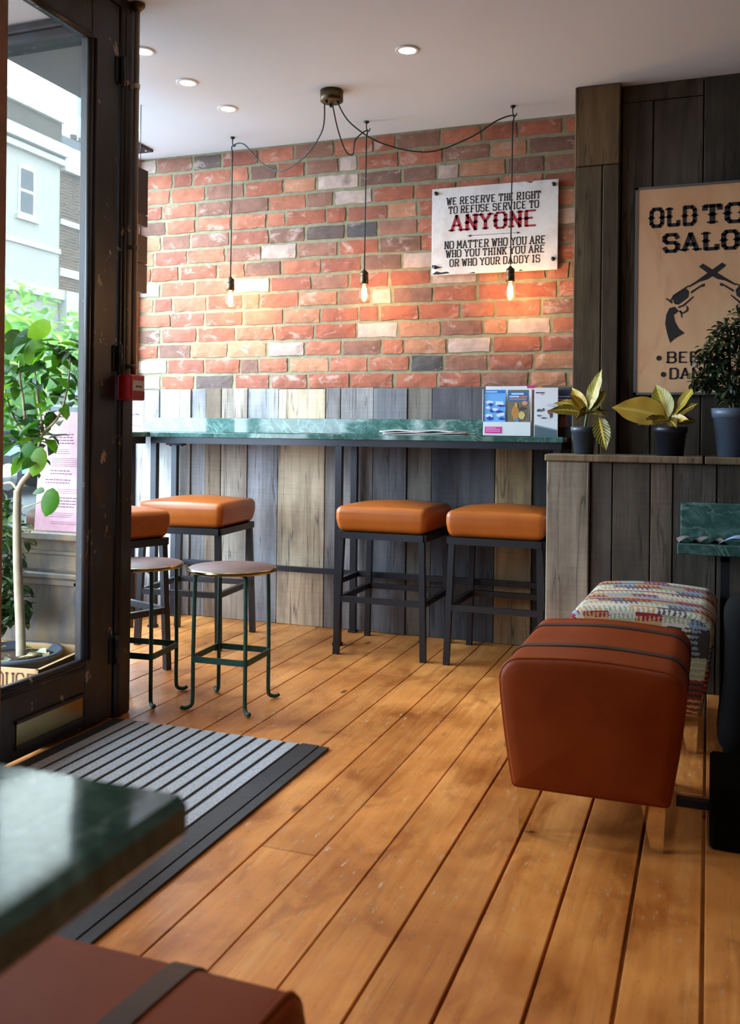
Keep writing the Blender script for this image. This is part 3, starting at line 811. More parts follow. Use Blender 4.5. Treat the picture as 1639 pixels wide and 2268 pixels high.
ottoman('ottoman', 'chestnut leather ottoman with two dark straps, standing clear in front of the kilim seat', (-.272, 2.600, 0), 0, .55, LEATHO)
ottoman('ottoman', 'chestnut leather ottoman in the near corner below the green marble table', (-.662, .665, 0), R(90), .55, LEATHO, None, (.135, .135))
KC = dict(w=lin((214, 206, 192)), b=lin((138, 160, 180)), r=lin((152, 32, 52)), g=lin((92, 84, 88)), n=lin((160, 168, 126)), t=lin((198, 158, 104)), u=lin((132, 52, 30)), k=lin((56, 48, 46)), c=lin((196, 182, 158)), q=lin((128, 146, 148)))
def kil(kind, x, y, z):
    if kind == 'side':
        top = z > .36
        u = x if top else (math.copysign(.2 + (.40 - z), x))
        for yy in (-.135, .04, .215):
            if abs(y - yy) < .0085: return KC['u']
        bw, bh = .088, .075
        row = math.floor((y + 1) / bh); fy = (y + 1) / bh - row
        xo = u + (.041 if row % 2 else 0) + y * .25
        ci = math.floor((xo + 2) / bw)
        tooth = (((xo + 2) / .0165) % 1.0) < .5
        pal = ['tb', 'wg', 'br', 'wn', 'tw', 'gb', 'nw', 'rt', 'wt']
        pr_ = pal[(ci * 2 + row * 4) % len(pal)]
        edge = .5 + (.24 if tooth else -.24)
        return KC[pr_[0]] if fy < edge else KC[pr_[1]]
    if y > 0: return KC['u'] if (z * 30) % 1 < .3 else KC['t']
    if z > .405:
        ci = math.floor((x + 1) / .082); tooth = (((x + 1) / .0135) % 1.0) < .5
        pr_ = ['rt', 'nw', 'gb', 'tw', 'rt', 'wn'][ci % 6]
        return KC[pr_[0]] if z > (.432 if tooth else .416) else KC[pr_[1]]
    if z > .315:
        for cx_, fg in ((-.165, 'k'), (-.03, 'r'), (.10, 'k'), (.21, 'k')):
            core = .024 + .012 * math.sin((z - .315) / .09 * math.pi)
            if abs(x - cx_) < core: return KC[fg]
            if abs(x - cx_) < .058 and ((z / .0175) % 1.0) < .45: return KC[fg]
        return KC['q'] if x < -.06 or x > .15 else KC['c']
    if z > .245:
        return KC['c'] if (x > .1 or x < -.1) and ((z / .0175) % 1.0) < .4 else KC['n']
    if z > .19: return KC['k'] if abs(x) > .1 and ((z / .0175) % 1.0) < .45 else KC['u']
    return KC['t'] if abs(x) > .1 and ((z / .0175) % 1.0) < .45 else KC['u']
KILIM = vcol('woven_kilim', .95, .25, 160)
ottoman('ottoman', 'kilim covered ottoman woven in red, cream and blue, in front of the half wall', (-.198, 3.405, 0), R(-1.5), .60, KILIM, kil)

# ---- near green marble table
t = thing('table', (-.75, .10, 0), 'near table with dark green polished marble top at lower left', 'table')
ox, oy = -.75, .10
mb = MB(); mb.bb(L((-1.16, -.42, .752)), L((-.316, .527, .782)), bev=.006); mb.build('table_top', MARBLE, t)
mb = MB(); mb.bb(L((-1.0, -.25, .73)), L((-.5, .36, .7515))); mb.bb(L((-.80, -.02, .03)), L((-.70, .10, .73))); mb.build('pedestal', IRON, t)
mb = MB(); mb.bb(L((-1.0, -.20, .0)), L((-.50, .28, .03))); mb.build('base_plate', IRON, t)

# ---- green marble wall shelf on the half wall at the right
t = thing('wall_shelf', (.3, 3.74, 0), 'green marble shelf table with upstand against the half wall at right', 'shelf')
ox, oy = .3, 3.74
mb = MB(); mb.bb(L((-.108, 3.60, .578)), L((.95, 3.858, .618)), bev=.003); mb.build('shelf_top', MARBLE, t)
mb = MB(); mb.bb(L((-.103, 3.836, .6185)), L((.95, 3.858, .755)), bev=.002); mb.build('upstand', MARBLE, t)
for xx in (.06, .88):
    mb = MB(); mb.bb(L((xx - .016, 3.66, .0)), L((xx + .016, 3.70, .579))); mb.bb(L((xx - .016, 3.66, .55)), L((xx + .016, 3.85, .579))); mb.build('leg', IRON, t)
# papers on that shelf
def sheet(name, label, cat, loc, rz, sx, sy, curl, mat, group=None, col=(1, 1, 1), nx=10):
    mb = MB(); mb.smooth = True; vs = []; fs = []; ny = 4
    for j in range(ny + 1):
        for i in range(nx + 1):
            u, v = i / nx, j / ny
            vs.append(((u - .5) * sx, (v - .5) * sy, .0015 + curl(u, v)))
    nn = len(vs); vs += [(a, b_, c - .0012) for a, b_, c in vs]
    F = lambda i, j: j * (nx + 1) + i
    for j in range(ny):
        for i in range(nx):
            fs.append([F(i, j), F(i + 1, j), F(i + 1, j + 1), F(i, j + 1)]); fs.append([nn + F(i, j), nn + F(i, j + 1), nn + F(i + 1, j + 1), nn + F(i + 1, j)])
    mb.add(vs, fs, col)
    o_ = mb.build(name, mat, None, loc, fix=False); o_.rotation_euler = (0, 0, rz); tag(o_, label, cat, group); return o_
sheet('leaflet', 'dark curled leaflet on the left of the low green shelf', 'leaflet', (-.03, 3.70, .6185), .1, .16, .14, lambda u, v: .020 * abs(math.sin(u * 7)) * (1 - v * .4), VC, None, lin((112, 104, 100)), 18)
sheet('leaflet', 'pale blue leaflet with raised edge on the low green shelf', 'leaflet', (.105, 3.68, .619), -.15, .12, .13, lambda u, v: .024 * max(0, math.sin(u * math.pi)), VC, None, lin((150, 170, 205)), 12)
sheet('leaflet', 'cream leaflet at the right edge on the low green shelf', 'leaflet', (.24, 3.66, .619), .2, .14, .15, lambda u, v: .008 * math.sin(u * math.pi), VC, None, lin((206, 200, 170)), 10)

# ---- black seat and black box in deep shade at the far right
t = thing('black_seat', (.30, 3.18, 0), 'black upholstered seat in deep shade below the green shelf', 'seat')
mb = MB()
def flare(p):
    x, y, z = p; k = 1 + .10 * max(0, -z / .25); return (x * k, y, z)
mb.rbox((.50, .26, .50), .07, 4, 4, flare, (0, 0, .25 + .012)); mb.build('body', BLACKUP, t)
mb = MB(); mb.bb((-.25, -.12, 0), (.25, .12, .02)); mb.build('base', BLACKPL, t)
t = thing('pedestal_base', (.26, 2.56, 0), 'low black block with a thin foot bar, beside the leather ottoman at far right', 'pedestal')
mb = MB(); mb.bb((-.25, -.14, 0), (.28, .14, .156), bev=.008); mb.build('block', BLACKUP, t)
mb = MB(); mb.bb((-.335, .11, .0), (-.25, .14, .02)); mb.build('foot_bar', BLACKPL, t)

# ---- entrance mat
t = thing('entrance_mat', (-1.54, 1.9, 0), 'grey ribbed entrance mat with black border set by the door', 'mat')
ox, oy = -1.54, 1.9
MATG = plain('grey_mat_carpet', lin((168, 168, 170)), .95, 0, .35, 220); MATK = plain('black_mat_rubber', (.022, .022, .024), .55, 0, .3, 60)
mb = MB(); mb.bb(L((XD + .008, .55, .0005)), L((-1.131, 2.722, .006)), bev=.002); mb.build('backing', MATK, t)
x = -1.281
k = 0
while x > XD + .03:
    mb = MB(); mb.bb(L((x + .006, .56, .006)), L((x + .045, 2.715, .0105)), bev=.0015); mb.build('rib', MATG, t); x -= .0515; k += 1
mb = MB(); mb.bb(L((-1.225, .55, .006)), L((-1.165, 2.722, .010)), bev=.002); mb.bb(L((-1.163, .55, .004)), L((-1.131, 2.722, .008)), bev=.002); mb.build('border', MATK, t)

# ---- pendant light
t = thing('pendant_light', (-1.597, 3.789, CZ), 'three-bulb cable pendant light hooked along the ceiling by the brick wall', 'light')
ox, oy = -1.597, 3.789
def L3(p): return (p[0] - ox, p[1] - oy, p[2] - CZ)
mb = MB(); mb.lathe([(0, -.050), (.045, -.050), (.051, -.046), (.052, 0)], 36); cr_ = mb.build('ceiling_rose', BRONZE, t)
for a in (0, 120, 240):
    mb = MB(); mb.lathe([(.006, -.062), (.007, -.050)], 10, (.03 * math.cos(R(a)), .03 * math.sin(R(a)), 0)); mb.build('cord_grip', BLACKPL, cr_)
BULBG = mat_glass('bulb_glass', (1, .96, .88))
FIL = emit('glowing_filament', (1.0, .55, .20), 260.0)
hooks = [(-2.335, 4.225), (-1.590, 4.215), (-.871, 4.228)]
for i, (hx_, hy_) in enumerate(hooks):
    mb = MB(); mb.lathe([(.004, -.012), (.012, -.006), (.012, 0)], 12, L3((hx_, hy_, CZ)))
    mb.tube(smooth_path([L3((hx_, hy_, CZ - .01)), L3((hx_, hy_, CZ - .035)), L3((hx_ + .012, hy_, CZ - .05)), L3((hx_ + .018, hy_, CZ - .036))], 4), .003, 6); mb.build('ceiling_hook', IRON, t)
    sx = -1 if i == 0 else (0.2 if i == 1 else 1)
    st = (-1.597 + .03 * sx, 3.789 - .01, CZ - .055)
    if i == 0: mid = [(-1.66, 3.83, CZ - .16), (-1.80, 3.94, CZ - .235), (-1.98, 4.06, CZ - .25), (-2.13, 4.14, CZ - .17), (-2.25, 4.19, CZ - .055)]
    elif i == 1: mid = [(-1.595, 3.86, CZ - .15), (-1.60, 3.97, CZ - .215), (-1.615, 4.10, CZ - .19), (-1.63, 4.17, CZ - .10)]
    else: mid = [(-1.52, 3.83, CZ - .14), (-1.40, 3.92, CZ - .215), (-1.22, 4.04, CZ - .235), (-1.05, 4.13, CZ - .16), (-.94, 4.19, CZ - .075)]
    path = smooth_path([st] + mid + [(hx_, hy_, CZ - .045), (hx_, hy_, CZ - .08)], 8)
    mb = MB(); mb.tube([L3(p) for p in path], .0034, 6); mb.tube([L3((hx_, hy_, CZ - .075)), L3((hx_ - .003, hy_, 1.80))], .0034, 6); mb.build('cable', CABLE, t)
    bx, by = hx_ - .003, hy_
    zt = (1.800, 1.798, 1.780)[i]
    mb = MB(); mb.lathe([(.004, .016), (.008, .008), (.019, .0), (.020, -.02), (.018, -.022), (.0205, -.026), (.0205, -.056), (.017, -.060), (0, -.060)], 24, L3((bx, by, zt)))
    lh = mb.build('lamp_holder', BRONZE, t)
    mb = MB(); prof = [(.014, -.058), (.015, -.066), (.019, -.078), (.026, -.094), (.030, -.112), (.0285, -.130), (.022, -.144), (.010, -.152), (.0, -.1535)]
    mb.lathe(prof, 28, L3((bx, by, zt))); mb.build('bulb', BULBG, lh)
    mb = MB()
    for a in range(0, 360, 45):
        c_, s_ = math.cos(R(a)), math.sin(R(a))
        mb.tube([L3((bx + .004 * c_, by + .004 * s_, zt - .066)), L3((bx + .011 * c_, by + .011 * s_, zt - .088)), L3((bx + .010 * c_, by + .010 * s_, zt - .118)), L3((bx + .004 * c_, by + .004 * s_, zt - .134))], .0016, 5)
    mb.build('filament', FIL, lh)
    lp = bpy.data.lights.new('bulb_light', 'POINT'); lp.energy = 1.7; lp.color = (1, .76, .52); lp.shadow_soft_size = .02
    lo = bpy.data.objects.new('bulb_light', lp); COL.objects.link(lo); lo.parent = t; lo.location = L3((bx, by, zt - .105))

# ---- recessed downlights
LEDM = emit('led_diffuser', (1.0, .95, .97), 7.0)
def downlight(label):
    t = thing('downlight', (0, 0, CZ), label, 'light', 'recessed ceiling downlights')
    mb = MB(); mb.lathe([(.034, -.001), (.036, -.006), (.047, -.005), (.049, -.0005)], 36); mb.build('rim', WHITEP, t)
    mb = MB(); mb.lathe([(0, -.003), (.035, -.003), (.035, -.0005)], 36); mb.build('diffuser', LEDM, t)
    return t
dl = downlight('recessed ceiling downlight standing alone near the ceiling middle')
dl.location = (-1.142, 3.475, CZ)
for (x, y), lb in (((-2.150, 3.838), 'recessed ceiling downlight nearest the brick wall'), ((-2.158, 3.493), 'middle downlight of the row of three left of the pendant'), ((-2.150, 3.147), 'downlight of the row of three cut by the door jamb')):
    c = copy_tree(dl); c.location = (x, y, CZ); c['label'] = lb
for k, (x, y) in enumerate(((-1.142, 2.2), (.1, 2.2), (-1.142, .9), (.1, .9), (1.3, 2.2), (1.3, .9))):  # extra downlights out of view, added to brighten the near floor
    c = copy_tree(dl); c.location = (x, y, CZ); c['label'] = 'recessed ceiling downlight added out of view to light the near floor'
for (x, y) in ((-1.142, 3.475), (-2.150, 3.838), (-2.158, 3.493), (-2.150, 3.147)):
    lp = bpy.data.lights.new('downlight_beam', 'SPOT'); lp.energy = 4.0; lp.spot_size = R(80); lp.spot_blend = .8; lp.shadow_soft_size = .03; lp.color = (1, .93, .86)
    lo = bpy.data.objects.new('downlight_beam', lp); COL.objects.link(lo); lo.location = (x, y, CZ - .012)
for (x, y) in ((-1.142, 2.2), (.1, 2.2), (-1.142, .9), (.1, .9)):  # stronger beams for the added, unseen downlights
    lp = bpy.data.lights.new('downlight_beam', 'SPOT'); lp.energy = 20.0 if y < 1.5 else 12.0; lp.spot_size = R(85); lp.spot_blend = .8; lp.shadow_soft_size = .03; lp.color = (1, .93, .86)
    lo = bpy.data.objects.new('downlight_beam', lp); COL.objects.link(lo); lo.location = (x, y, CZ - .012)

# ---- signs
t = thing('wall_sign', (-.995, 4.402, 2.013), 'worn white metal sign with black and red lettering on the brick wall', 'sign')
def mat_sign(name, base, stain, edge):
    m, tt, b = M(name)
    n = noise(tt, coords(tt, (1, 1, 1)), 7, 6, .7); c = ramp(tt, n, [(.3, stain), (.55, base), (.8, base)])
    p = noise(tt, coords(tt, (1, 1, 1), loc=(3, 0, 2)), 11, 6, .7)
    c = mixc(tt, ramp(tt, p, [(.70, (0, 0, 0)), (.76, (.7,) * 3)]), c, edge)
    tt.links.new(c, b.inputs['Base Color']); b.inputs['Roughness'].default_value = .6; return m
SIGNW = mat_sign('chipped_white_enamel', (.74, .72, .70), (.58, .52, .48), lin((150, 130, 118)))
mb = MB(); mb.bb((-.311, -.004, -.215), (.311, .004, .215), bev=.0015); mb.build('panel', SIGNW, t)
T3 = lambda x, y, d: (x + .995, -.0042 - d * .6, y - 2.013)
for txt, x0, x1, z0, h, mat in (('WE RESERVE THE RIGHT', -1.229, -.770, 2.143, .034, INK), ('TO REFUSE SERVICE TO', -1.219, -.778, 2.099, .034, INK), ('ANYONE', -1.204, -.792, 2.013, .074, REDINK),
                               ('NO MATTER WHO YOU ARE', -1.238, -.744, 1.926, .036, INK), ('WHO YOU THINK YOU ARE', -1.230, -.748, 1.884, .034, INK), ('OR WHO YOUR DADDY IS', -1.211, -.769, 1.838, .034, INK)):
    mb = MB(); lettering(mb, txt, x0, x1, z0, h, 1.25 if mat is INK else 1.35, .75, spur=(mat is REDINK), to3=T3); mb.build('lettering', mat, t)
mb = MB(); mb.poly([(-1.115, 1.9835), (-.87, 1.9835), (-.87, 1.985), (-1.115, 1.985)], T3, .0015)
for sx, cx_ in ((1, -1.124), (-1, -.861)): mb.poly([(cx_, 1.984), (cx_ + sx * .02, 1.990), (cx_ + sx * .016, 1.984), (cx_ + sx * .02, 1.978)], T3, .0015)
mb.build('arrow_rule', INK, t)
mb = MB()
for pts in ([(-1.303, 1.803), (-1.27, 1.801), (-1.21, 1.806), (-1.225, 1.814), (-1.255, 1.811), (-1.28, 1.818)], [(-1.303, 1.835), (-1.285, 1.832), (-1.245, 1.837), (-1.285, 1.842), (-1.303, 1.852)], [(-1.12, 1.800), (-1.08, 1.800), (-1.09, 1.806)], [(-.84, 2.226), (-.80, 2.226), (-.815, 2.219)], [(-.87, 1.80), (-.845, 1.80), (-.86, 1.807)]):
    mb.poly(pts, T3, .0006)
mb.build('rust_chip', INK, t)
for bx, bz in ((-.29, .19), (.29, .19), (-.29, -.175), (.29, -.165)):
    mb = MB(); mb.tube([(bx, -.016, bz), (bx, .02, bz)], .009, 12); mb.build('bolt', IRON, t)

t = thing('saloon_poster', (.030, 4.122, 1.636), 'tan saloon poster with crossed revolvers on the dark plank wall', 'poster')
def mat_tan():
    m, tt, b = M('aged_tan_board')
    n = noise(tt, coords(tt, (1, 1, .6)), 3.0, 5, .6, .8)
    c = ramp(tt, n, [(.3, lin((212, 156, 108))), (.6, lin((232, 184, 138)))])
    p = noise(tt, coords(tt, (1, 1, .5), loc=(4, 0, 3)), 2.6, 4, .6, 1.5)
    c = mixc(tt, ramp(tt, p, [(.56, (0, 0, 0)), (.70, (.55,) * 3)]), c, lin((190, 108, 78)))
    tt.links.new(c, b.inputs['Base Color']); b.inputs['Roughness'].default_value = .6; return m
mb = MB(); mb.bb((-.333, -.006, -.440), (.333, .014, .440), bev=.002); mb.build('panel', mat_tan(), t)
mb = MB()
for a, b_ in (((-.340, -.009, -.446), (-.328, .015, .446)), ((.328, -.009, -.446), (.340, .015, .446)), ((-.340, -.009, .436), (.340, .015, .446)), ((-.340, -.009, -.446), (.340, .015, -.436))): mb.bb(a, b_)
mb.build('metal_edging', plain('grey_metal_edging', lin((128, 124, 122)), .45, .6), t)
P3 = lambda x, y, d: (x - .030, -.0062 - d * .6, y - 1.636)
for txt, x0, x1, z0, h, tv in (('OLD', -.243, -.068, 1.911, .073, 1.5), ('TOWN', -.028, .303, 1.911, .073, 1.5), ('SALOON', -.188, .252, 1.801, .070, 1.5), ('BEER', -.169, -.005, 1.327, .044, 1.15), ('DANCE', -.161, .050, 1.259, .043, 1.15)):
    mb = MB(); lettering(mb, txt, x0, x1, z0, h, tv, 1.25 if tv > 1.3 else .8, spur=tv > 1.3, to3=P3, gap=1.1); mb.build('lettering', INK, t)
for bx, bz in ((-.206, 1.347), (-.187, 1.277)):
    mb = MB(); mb.poly([(bx + .011 * math.cos(R(a)), bz + .011 * math.sin(R(a))) for a in range(0, 360, 24)], P3, .0015); mb.build('bullet', INK, t)
def q2(cx_, cy_):                                                    # outline measured on the photo, turned into metres on the board
    X = 1370 + cx_ * .2293; V = 380 + cy_ * .2293; V = V + .053 * (X - 1411)
    return ((X - 1411) / 553 - .303, 2.075 - (V - 423) / 511)
guns = {
 'grip': [(510, 1320), (480, 1380), (470, 1470), (490, 1560), (520, 1650), (560, 1610), (660, 1550), (605, 1512), (568, 1450), (552, 1385), (600, 1345), (560, 1305)],
 'barrel': [(690, 1110), (780, 1050), (920, 950), (1010, 885), (1050, 910), (940, 1000), (870, 1045), (800, 1065), (700, 1120)],
 'cylinder': [(540, 1230), (560, 1195), (670, 1130), (700, 1160), (690, 1215), (600, 1285), (560, 1280)],
 'frame_a': [(520, 1240), (545, 1195), (690, 1100), (700, 1108), (555, 1206), (535, 1250)],
 'frame_b': [(590, 1305), (640, 1285), (740, 1200), (745, 1210), (655, 1295), (600, 1318)],
 'rod': [(715, 1160), (820, 1090), (850, 1080), (845, 1110), (810, 1115), (720, 1178)],
 'hammer': [(465, 1232), (490, 1228), (525, 1245), (545, 1270), (525, 1275), (500, 1250)],
 'guard': [(600, 1350), (640, 1372), (690, 1345), (697, 1310), (670, 1288), (676, 1310), (672, 1335), (640, 1358), (612, 1340)],
 'trigger': [(610, 1340), (622, 1338), (640, 1400), (630, 1412)],
}
xc = q2(920, 960)[0]
for mirror in (False, True):
    mb = MB()
    for pts in guns.values():
        o2 = [q2(*p) for p in pts]
        if mirror: o2 = [(2 * xc - a, b_) for a, b_ in o2]
        mb.poly(o2, P3, .0015 if not mirror else .001)
    g_ = mb.build('revolver_print', INK, t)

# ---- leaflets and papers on the bar
CTZ = 1.0042
t = thing('leaflet_stand', (-.868, 4.17, CTZ), 'white counter leaflet stand with a pink sticker on the bar', 'stand')
mb = MB(); mb.bb((-.113, .045, 0), (.113, .052, .232)); mb.bb((-.113, -.02, 0), (.113, -.016, .066)); mb.bb((-.113, -.02, 0), (-.110, .05, .215)); mb.bb((.110, -.02, 0), (.113, .05, .215)); mb.bb((-.112, -.02, 0), (.112, .05, .003)); mb.build('holder', PAPER, t)
mb = MB(); mb.bb((-.100, -.0215, .014), (-.022, -.0202, .044), col=lin((226, 60, 150)))
for z in (.022, .030, .037): mb.bb((-.095, -.0222, z), (-.030 - .02 * (z > .03), -.0215, z + .0028), col=lin((244, 190, 220)))
mb.build('sticker', VC, t)['label'] = 'pink sticker'
mb = MB(); mb.bb((.080, .044, .222), (.113, .0445, .234), col=lin((200, 40, 130))); mb.build('corner_print', VC, t)
def leaflet(label, loc, w, h, th, parts, group='leaflets standing on the bar'):
    t = thing('leaflet', loc, label, 'leaflet', group)
    mb = MB(); mb.bb((-w / 2, 0, 0), (w / 2, th, h), col=lin(parts[0])); mb.build('cover', VC, t)
    mb = MB()
    for k, (pts, c) in enumerate(parts[1:]): mb.poly(pts, lambda x, y, d, k=k: (x, -.0003 - .0002 * k - d, y), .0002, lin(c))
    mb.build('print', VC, t); return t
def rect(a, b_, c, d): return [(a, b_), (c, b_), (c, d), (a, d)]
def blob(x, y, rx, ry, s=0.4):
    rr = random.Random(int(1e5 * (x + 2 * y)) % 9973); return [(x + rx * (1 + rr.uniform(-s, s)) * math.cos(R(a)), y + ry * (1 + rr.uniform(-s, s)) * math.sin(R(a))) for a in range(0, 360, 30)]
parts = [(110, 180, 240), (rect(-.05, .193, .05, .207), (52, 120, 214)), (rect(-.044, .197, .012, .202), (210, 230, 250))]
for x, y, a, b_ in ((-.022, .150, .018, .010), (.022, .148, .024, .012), (.0, .118, .016, .008), (.028, .095, .022, .009), (-.022, .09, .018, .010), (-.03, .128, .010, .006)): parts.append((blob(x, y, a, b_), (222, 238, 252)))
for x, y, a, b_ in ((-.018, .142, .009, .008), (.028, .136, .02, .004), (-.014, .112, .010, .006), (.022, .108, .020, .005), (-.022, .078, .012, .008), (.034, .076, .012, .006), (-.036, .052, .012, .006)): parts.append((blob(x, y, a, b_), (40, 60, 170)))
leaflet('sky blue printed leaflet in the left pocket of the white stand', (-.925, 4.155, CTZ + .004), .100, .209, .004, parts)
parts = [(120, 110, 88), (rect(-.046, .157, .046, .201), (46, 112, 176)), (rect(-.032, .186, .024, .194), (206, 222, 236)), (rect(-.040, .174, .004, .181), (206, 222, 236)), (rect(.010, .174, .040, .180), (214, 140, 90)), (rect(-.040, .163, .038, .169), (206, 140, 96)),
         (blob(.030, .148, .013, .010, .1), (226, 150, 120)), (blob(-.012, .10, .016, .034, .2), (196, 136, 62)), (blob(-.010, .140, .007, .010, .2), (206, 166, 96)), (blob(.016, .092, .015, .018, .1), (220, 196, 130)), (blob(-.004, .070, .010, .008), (90, 150, 190)), (blob(.02, .124, .015, .008), (70, 66, 62))]
leaflet('brown leaflet with blue heading in the right pocket of the white stand', (-.816, 4.155, CTZ + .004), .096, .208, .004, parts)
parts = [(232, 232, 234), (rect(-.046, .196, -.006, .201), (70, 40, 110)), (rect(-.024, .190, -.008, .193), (200, 60, 90)), ([(-.05, 0), (.05, 0), (.05, .028), (-.05, .050)], (84, 104, 112)), ([(-.05, .050), (.05, .028), (.05, .034), (-.05, .056)], (150, 160, 170))]
for x, y, a, b_, c in ((-.03, .118, .012, .006, (90, 84, 96)), (-.012, .122, .008, .006, (110, 96, 100)), (-.03, .096, .010, .004, (120, 116, 122)), (.018, .112, .012, .010, (150, 90, 80)), (.024, .098, .006, .014, (90, 70, 90)), (-.008, .084, .016, .003, (60, 60, 70)), (.02, .142, .02, .008, (206, 208, 216))): parts.append((blob(x, y, a, b_), c))
leaflet('tall white leaflet with small figures, right of the white stand', (-.690, 4.150, CTZ), .106, .221, .010, parts)
parts = [(34, 30, 60), (rect(-.02, .180, .04, .186), (150, 150, 190)), (rect(-.02, .168, .03, .172), (150, 150, 190)), (rect(-.02, .13, .0, .15), (190, 196, 220)), (blob(.01, .07, .022, .026), (120, 60, 50)), (rect(-.05, 0, .05, .045), (20, 18, 22))]
leaflet('dark blue leaflet behind the white one at the end of the bar', (-.628, 4.20, CTZ), .10, .215, .006, parts)
mb = MB(); mb.poly([(-.016, 0), (.016, 0), (.020, .222), (.004, .236), (-.016, .226)], lambda x, y, d: (x, -d, y), .002, lin((240, 150, 70)))
o_ = mb.build('leaflet', VC, None, (-.735, 4.236, CTZ)); tag(o_, 'orange leaflet corner peeping up behind the white stand', 'leaflet', 'leaflets standing on the bar')
t = thing('newspaper', (-1.245, 4.17, CTZ), 'folded newspaper lying on the bar left of the leaflet stand', 'newspaper')
for k, (z, sx, dx, f) in enumerate(((.0, .42, 0, .010), (.009, .40, .01, .014), (.018, .37, -.02, .020))):
    mb = MB(); mb.smooth = True; vs = []; fs = []; nx = 14
    for j in range(4):
        for i in range(nx + 1):
            u = i / nx; vs.append((dx + (u - .5) * sx, (j / 3 - .5) * .22, z + .001 + f * .35 * math.sin(u * math.pi * (1.3 + .4 * k)) ** 2 * (1 - .25 * j)))
    nn = len(vs); vs += [(a, b_, max(.0003, c - .006)) for a, b_, c in vs]; F = lambda i, j: j * (nx + 1) + i
    for j in range(3):
        for i in range(nx): fs += [[F(i, j), F(i + 1, j), F(i + 1, j + 1), F(i, j + 1)], [nn + F(i, j), nn + F(i, j + 1), nn + F(i + 1, j + 1), nn + F(i + 1, j)]]
    for i in range(nx): fs += [[F(i, 0), nn + F(i, 0), nn + F(i + 1, 0), F(i + 1, 0)], [F(i, 3), F(i + 1, 3), nn + F(i + 1, 3), nn + F(i, 3)]]
    for j in range(3): fs += [[F(0, j), F(0, j + 1), nn + F(0, j + 1), nn + F(0, j)], [F(nx, j), nn + F(nx, j), nn + F(nx, j + 1), F(nx, j + 1)]]
    mb.add(vs, fs, lin(((206, 196, 190), (176, 160, 158), (216, 208, 202))[k])); mb.build('section', VCR, t)
sheet('menu_sheet', 'thin dark menu lying flat on the bar above its middle legs', 'menu', (-1.80, 4.16, CTZ), .1, .20, .12, lambda u, v: .006 * (1 - u), VC, None, lin((120, 104, 92)), 6)
# white card at the left end
t = thing('counter_card', (-2.742, 3.90, CTZ), 'white card standing on the window counter below the red call point', 'card', None, R(4))
mb = MB(); mb.bb((-.10, 0, 0), (.10, .004, .165), col=(.85, .85, .86)); mb.build('card', VC, t)
mb = MB()
mb.poly([(.02, .086), (.05, .089), (.062, .094), (.068, .089), (.078, .091), (.072, .082), (.060, .086), (.02, .081)], lambda x, y, d: (x, -.0006 - d, y), .0004, lin((80, 60, 110))); mb.build('print', VC, t); mb = MB()
mb.poly([(.02, .040), (.09, .028), (.09, .025), (.02, .036)], lambda x, y, d: (x, -.0006 - d, y), .0004, lin((70, 70, 90)))
mb.build('print', VC, t)

# ---- fire call point, conduit and hanging boards by the jamb
t = thing('fire_call_point', (XD + .007, 2.765, 1.165), 'red fire call point on the door jamb', 'alarm')
REDPL = plain('red_plastic', lin((178, 16, 20)), .35, 0, .05)
mb = MB(); mb.bb((0, -.043, -.045), (.056, .043, .045), bev=.004); mb.build('housing', REDPL, t)
mb = MB(); mb.bb((.0555, -.034, -.038), (.058, .036, .025), col=lin((196, 188, 186))); mb.build('glass_panel', VC, t)
mb = MB(); mb.bb((.058, -.034, -.038), (.0592, .036, -.012), col=lin((150, 30, 40)))
mb.poly([(-.018, .004), (-.008, .008), (-.008, .0055), (.010, .0055), (.010, .008), (.020, .004), (.010, 0), (.010, .0025), (-.008, .0025), (-.008, 0)], lambda x, y, d: (.0582 + d, x, y), .0008, lin((40, 40, 60))); mb.build('print', VC, t)
t = thing('conduit_pipe', (XD + .024, 2.792, 1.212), 'thin grey vertical conduit running up the jamb from the red call point', 'pipe')
GREYM = plain('grey_conduit', lin((150, 140, 132)), .45, .3)
mb = MB(); mb.tube([(0, 0, 0), (0, 0, CZ - 1.214)], .0095, 12); mb.build('pipe', GREYM, t)
for z in (.455, 1.03, .03):
    mb = MB(); mb.tube([(0, 0, z - .008), (0, 0, z + .008)], .013, 12); mb.bb((-.022, -.012, z - .007), (0, .012, z + .007)); mb.build('pipe_clip', WHITEP if z > .5 else GREYM, t)
mb = MB(); mb.lathe([(.010, CZ - 1.240), (.026, CZ - 1.222), (.028, CZ - 1.213)], 20); mb.build('ceiling_cover', BRONZE, t)
OLDW = plain('old_brown_board', lin((76, 55, 38)), .7, 0, .3, 12)
for zb, zt, lb in ((1.972, 2.238, 'dark wooden board hanging by the front window, upper of two'), (1.660, 1.927, 'brown wooden board hanging by the front window, lower of two')):
    t = thing('hanging_board', (-2.515, 3.52, zb), lb, 'board', 'hanging wooden boards')
    hh = zt - zb; sp = .055 if zb > 1.8 else .135
    mb = MB(); mb.bb((-.012, -.20, sp + .002), (.012, .198, hh), bev=.002); mb.build('board', OLDW if zb < 1.8 else plain('dark_brown_board', lin((46, 34, 25)), .7, 0, .3, 12), t)
    mb = MB(); mb.bb((-.012, -.20, 0), (.012, .198, sp - .002), bev=.002); mb.build('lower_board', OLDW, t)
    for yy in (-.15, .15):
        mb = MB(); mb.tube([(0, yy, hh - .01), (0, yy, (CZ if zb > 1.8 else 1.974) - zb)], .0018, 6); mb.build('hanging_wire', IRON, t)
t = thing('ceiling_plate', (-2.90, 4.14, CZ), 'flat black plate fixed to the ceiling above the front window', 'plate')
mb = MB(); mb.bb((-.085, -.14, -.014), (.05, .14, -.001), bev=.002); mb.build('plate', IRON, t)
mb = MB()
for q in (-.1, .1): mb.lathe([(.006, -.018), (.006, -.013)], 10, (.03, q, 0))
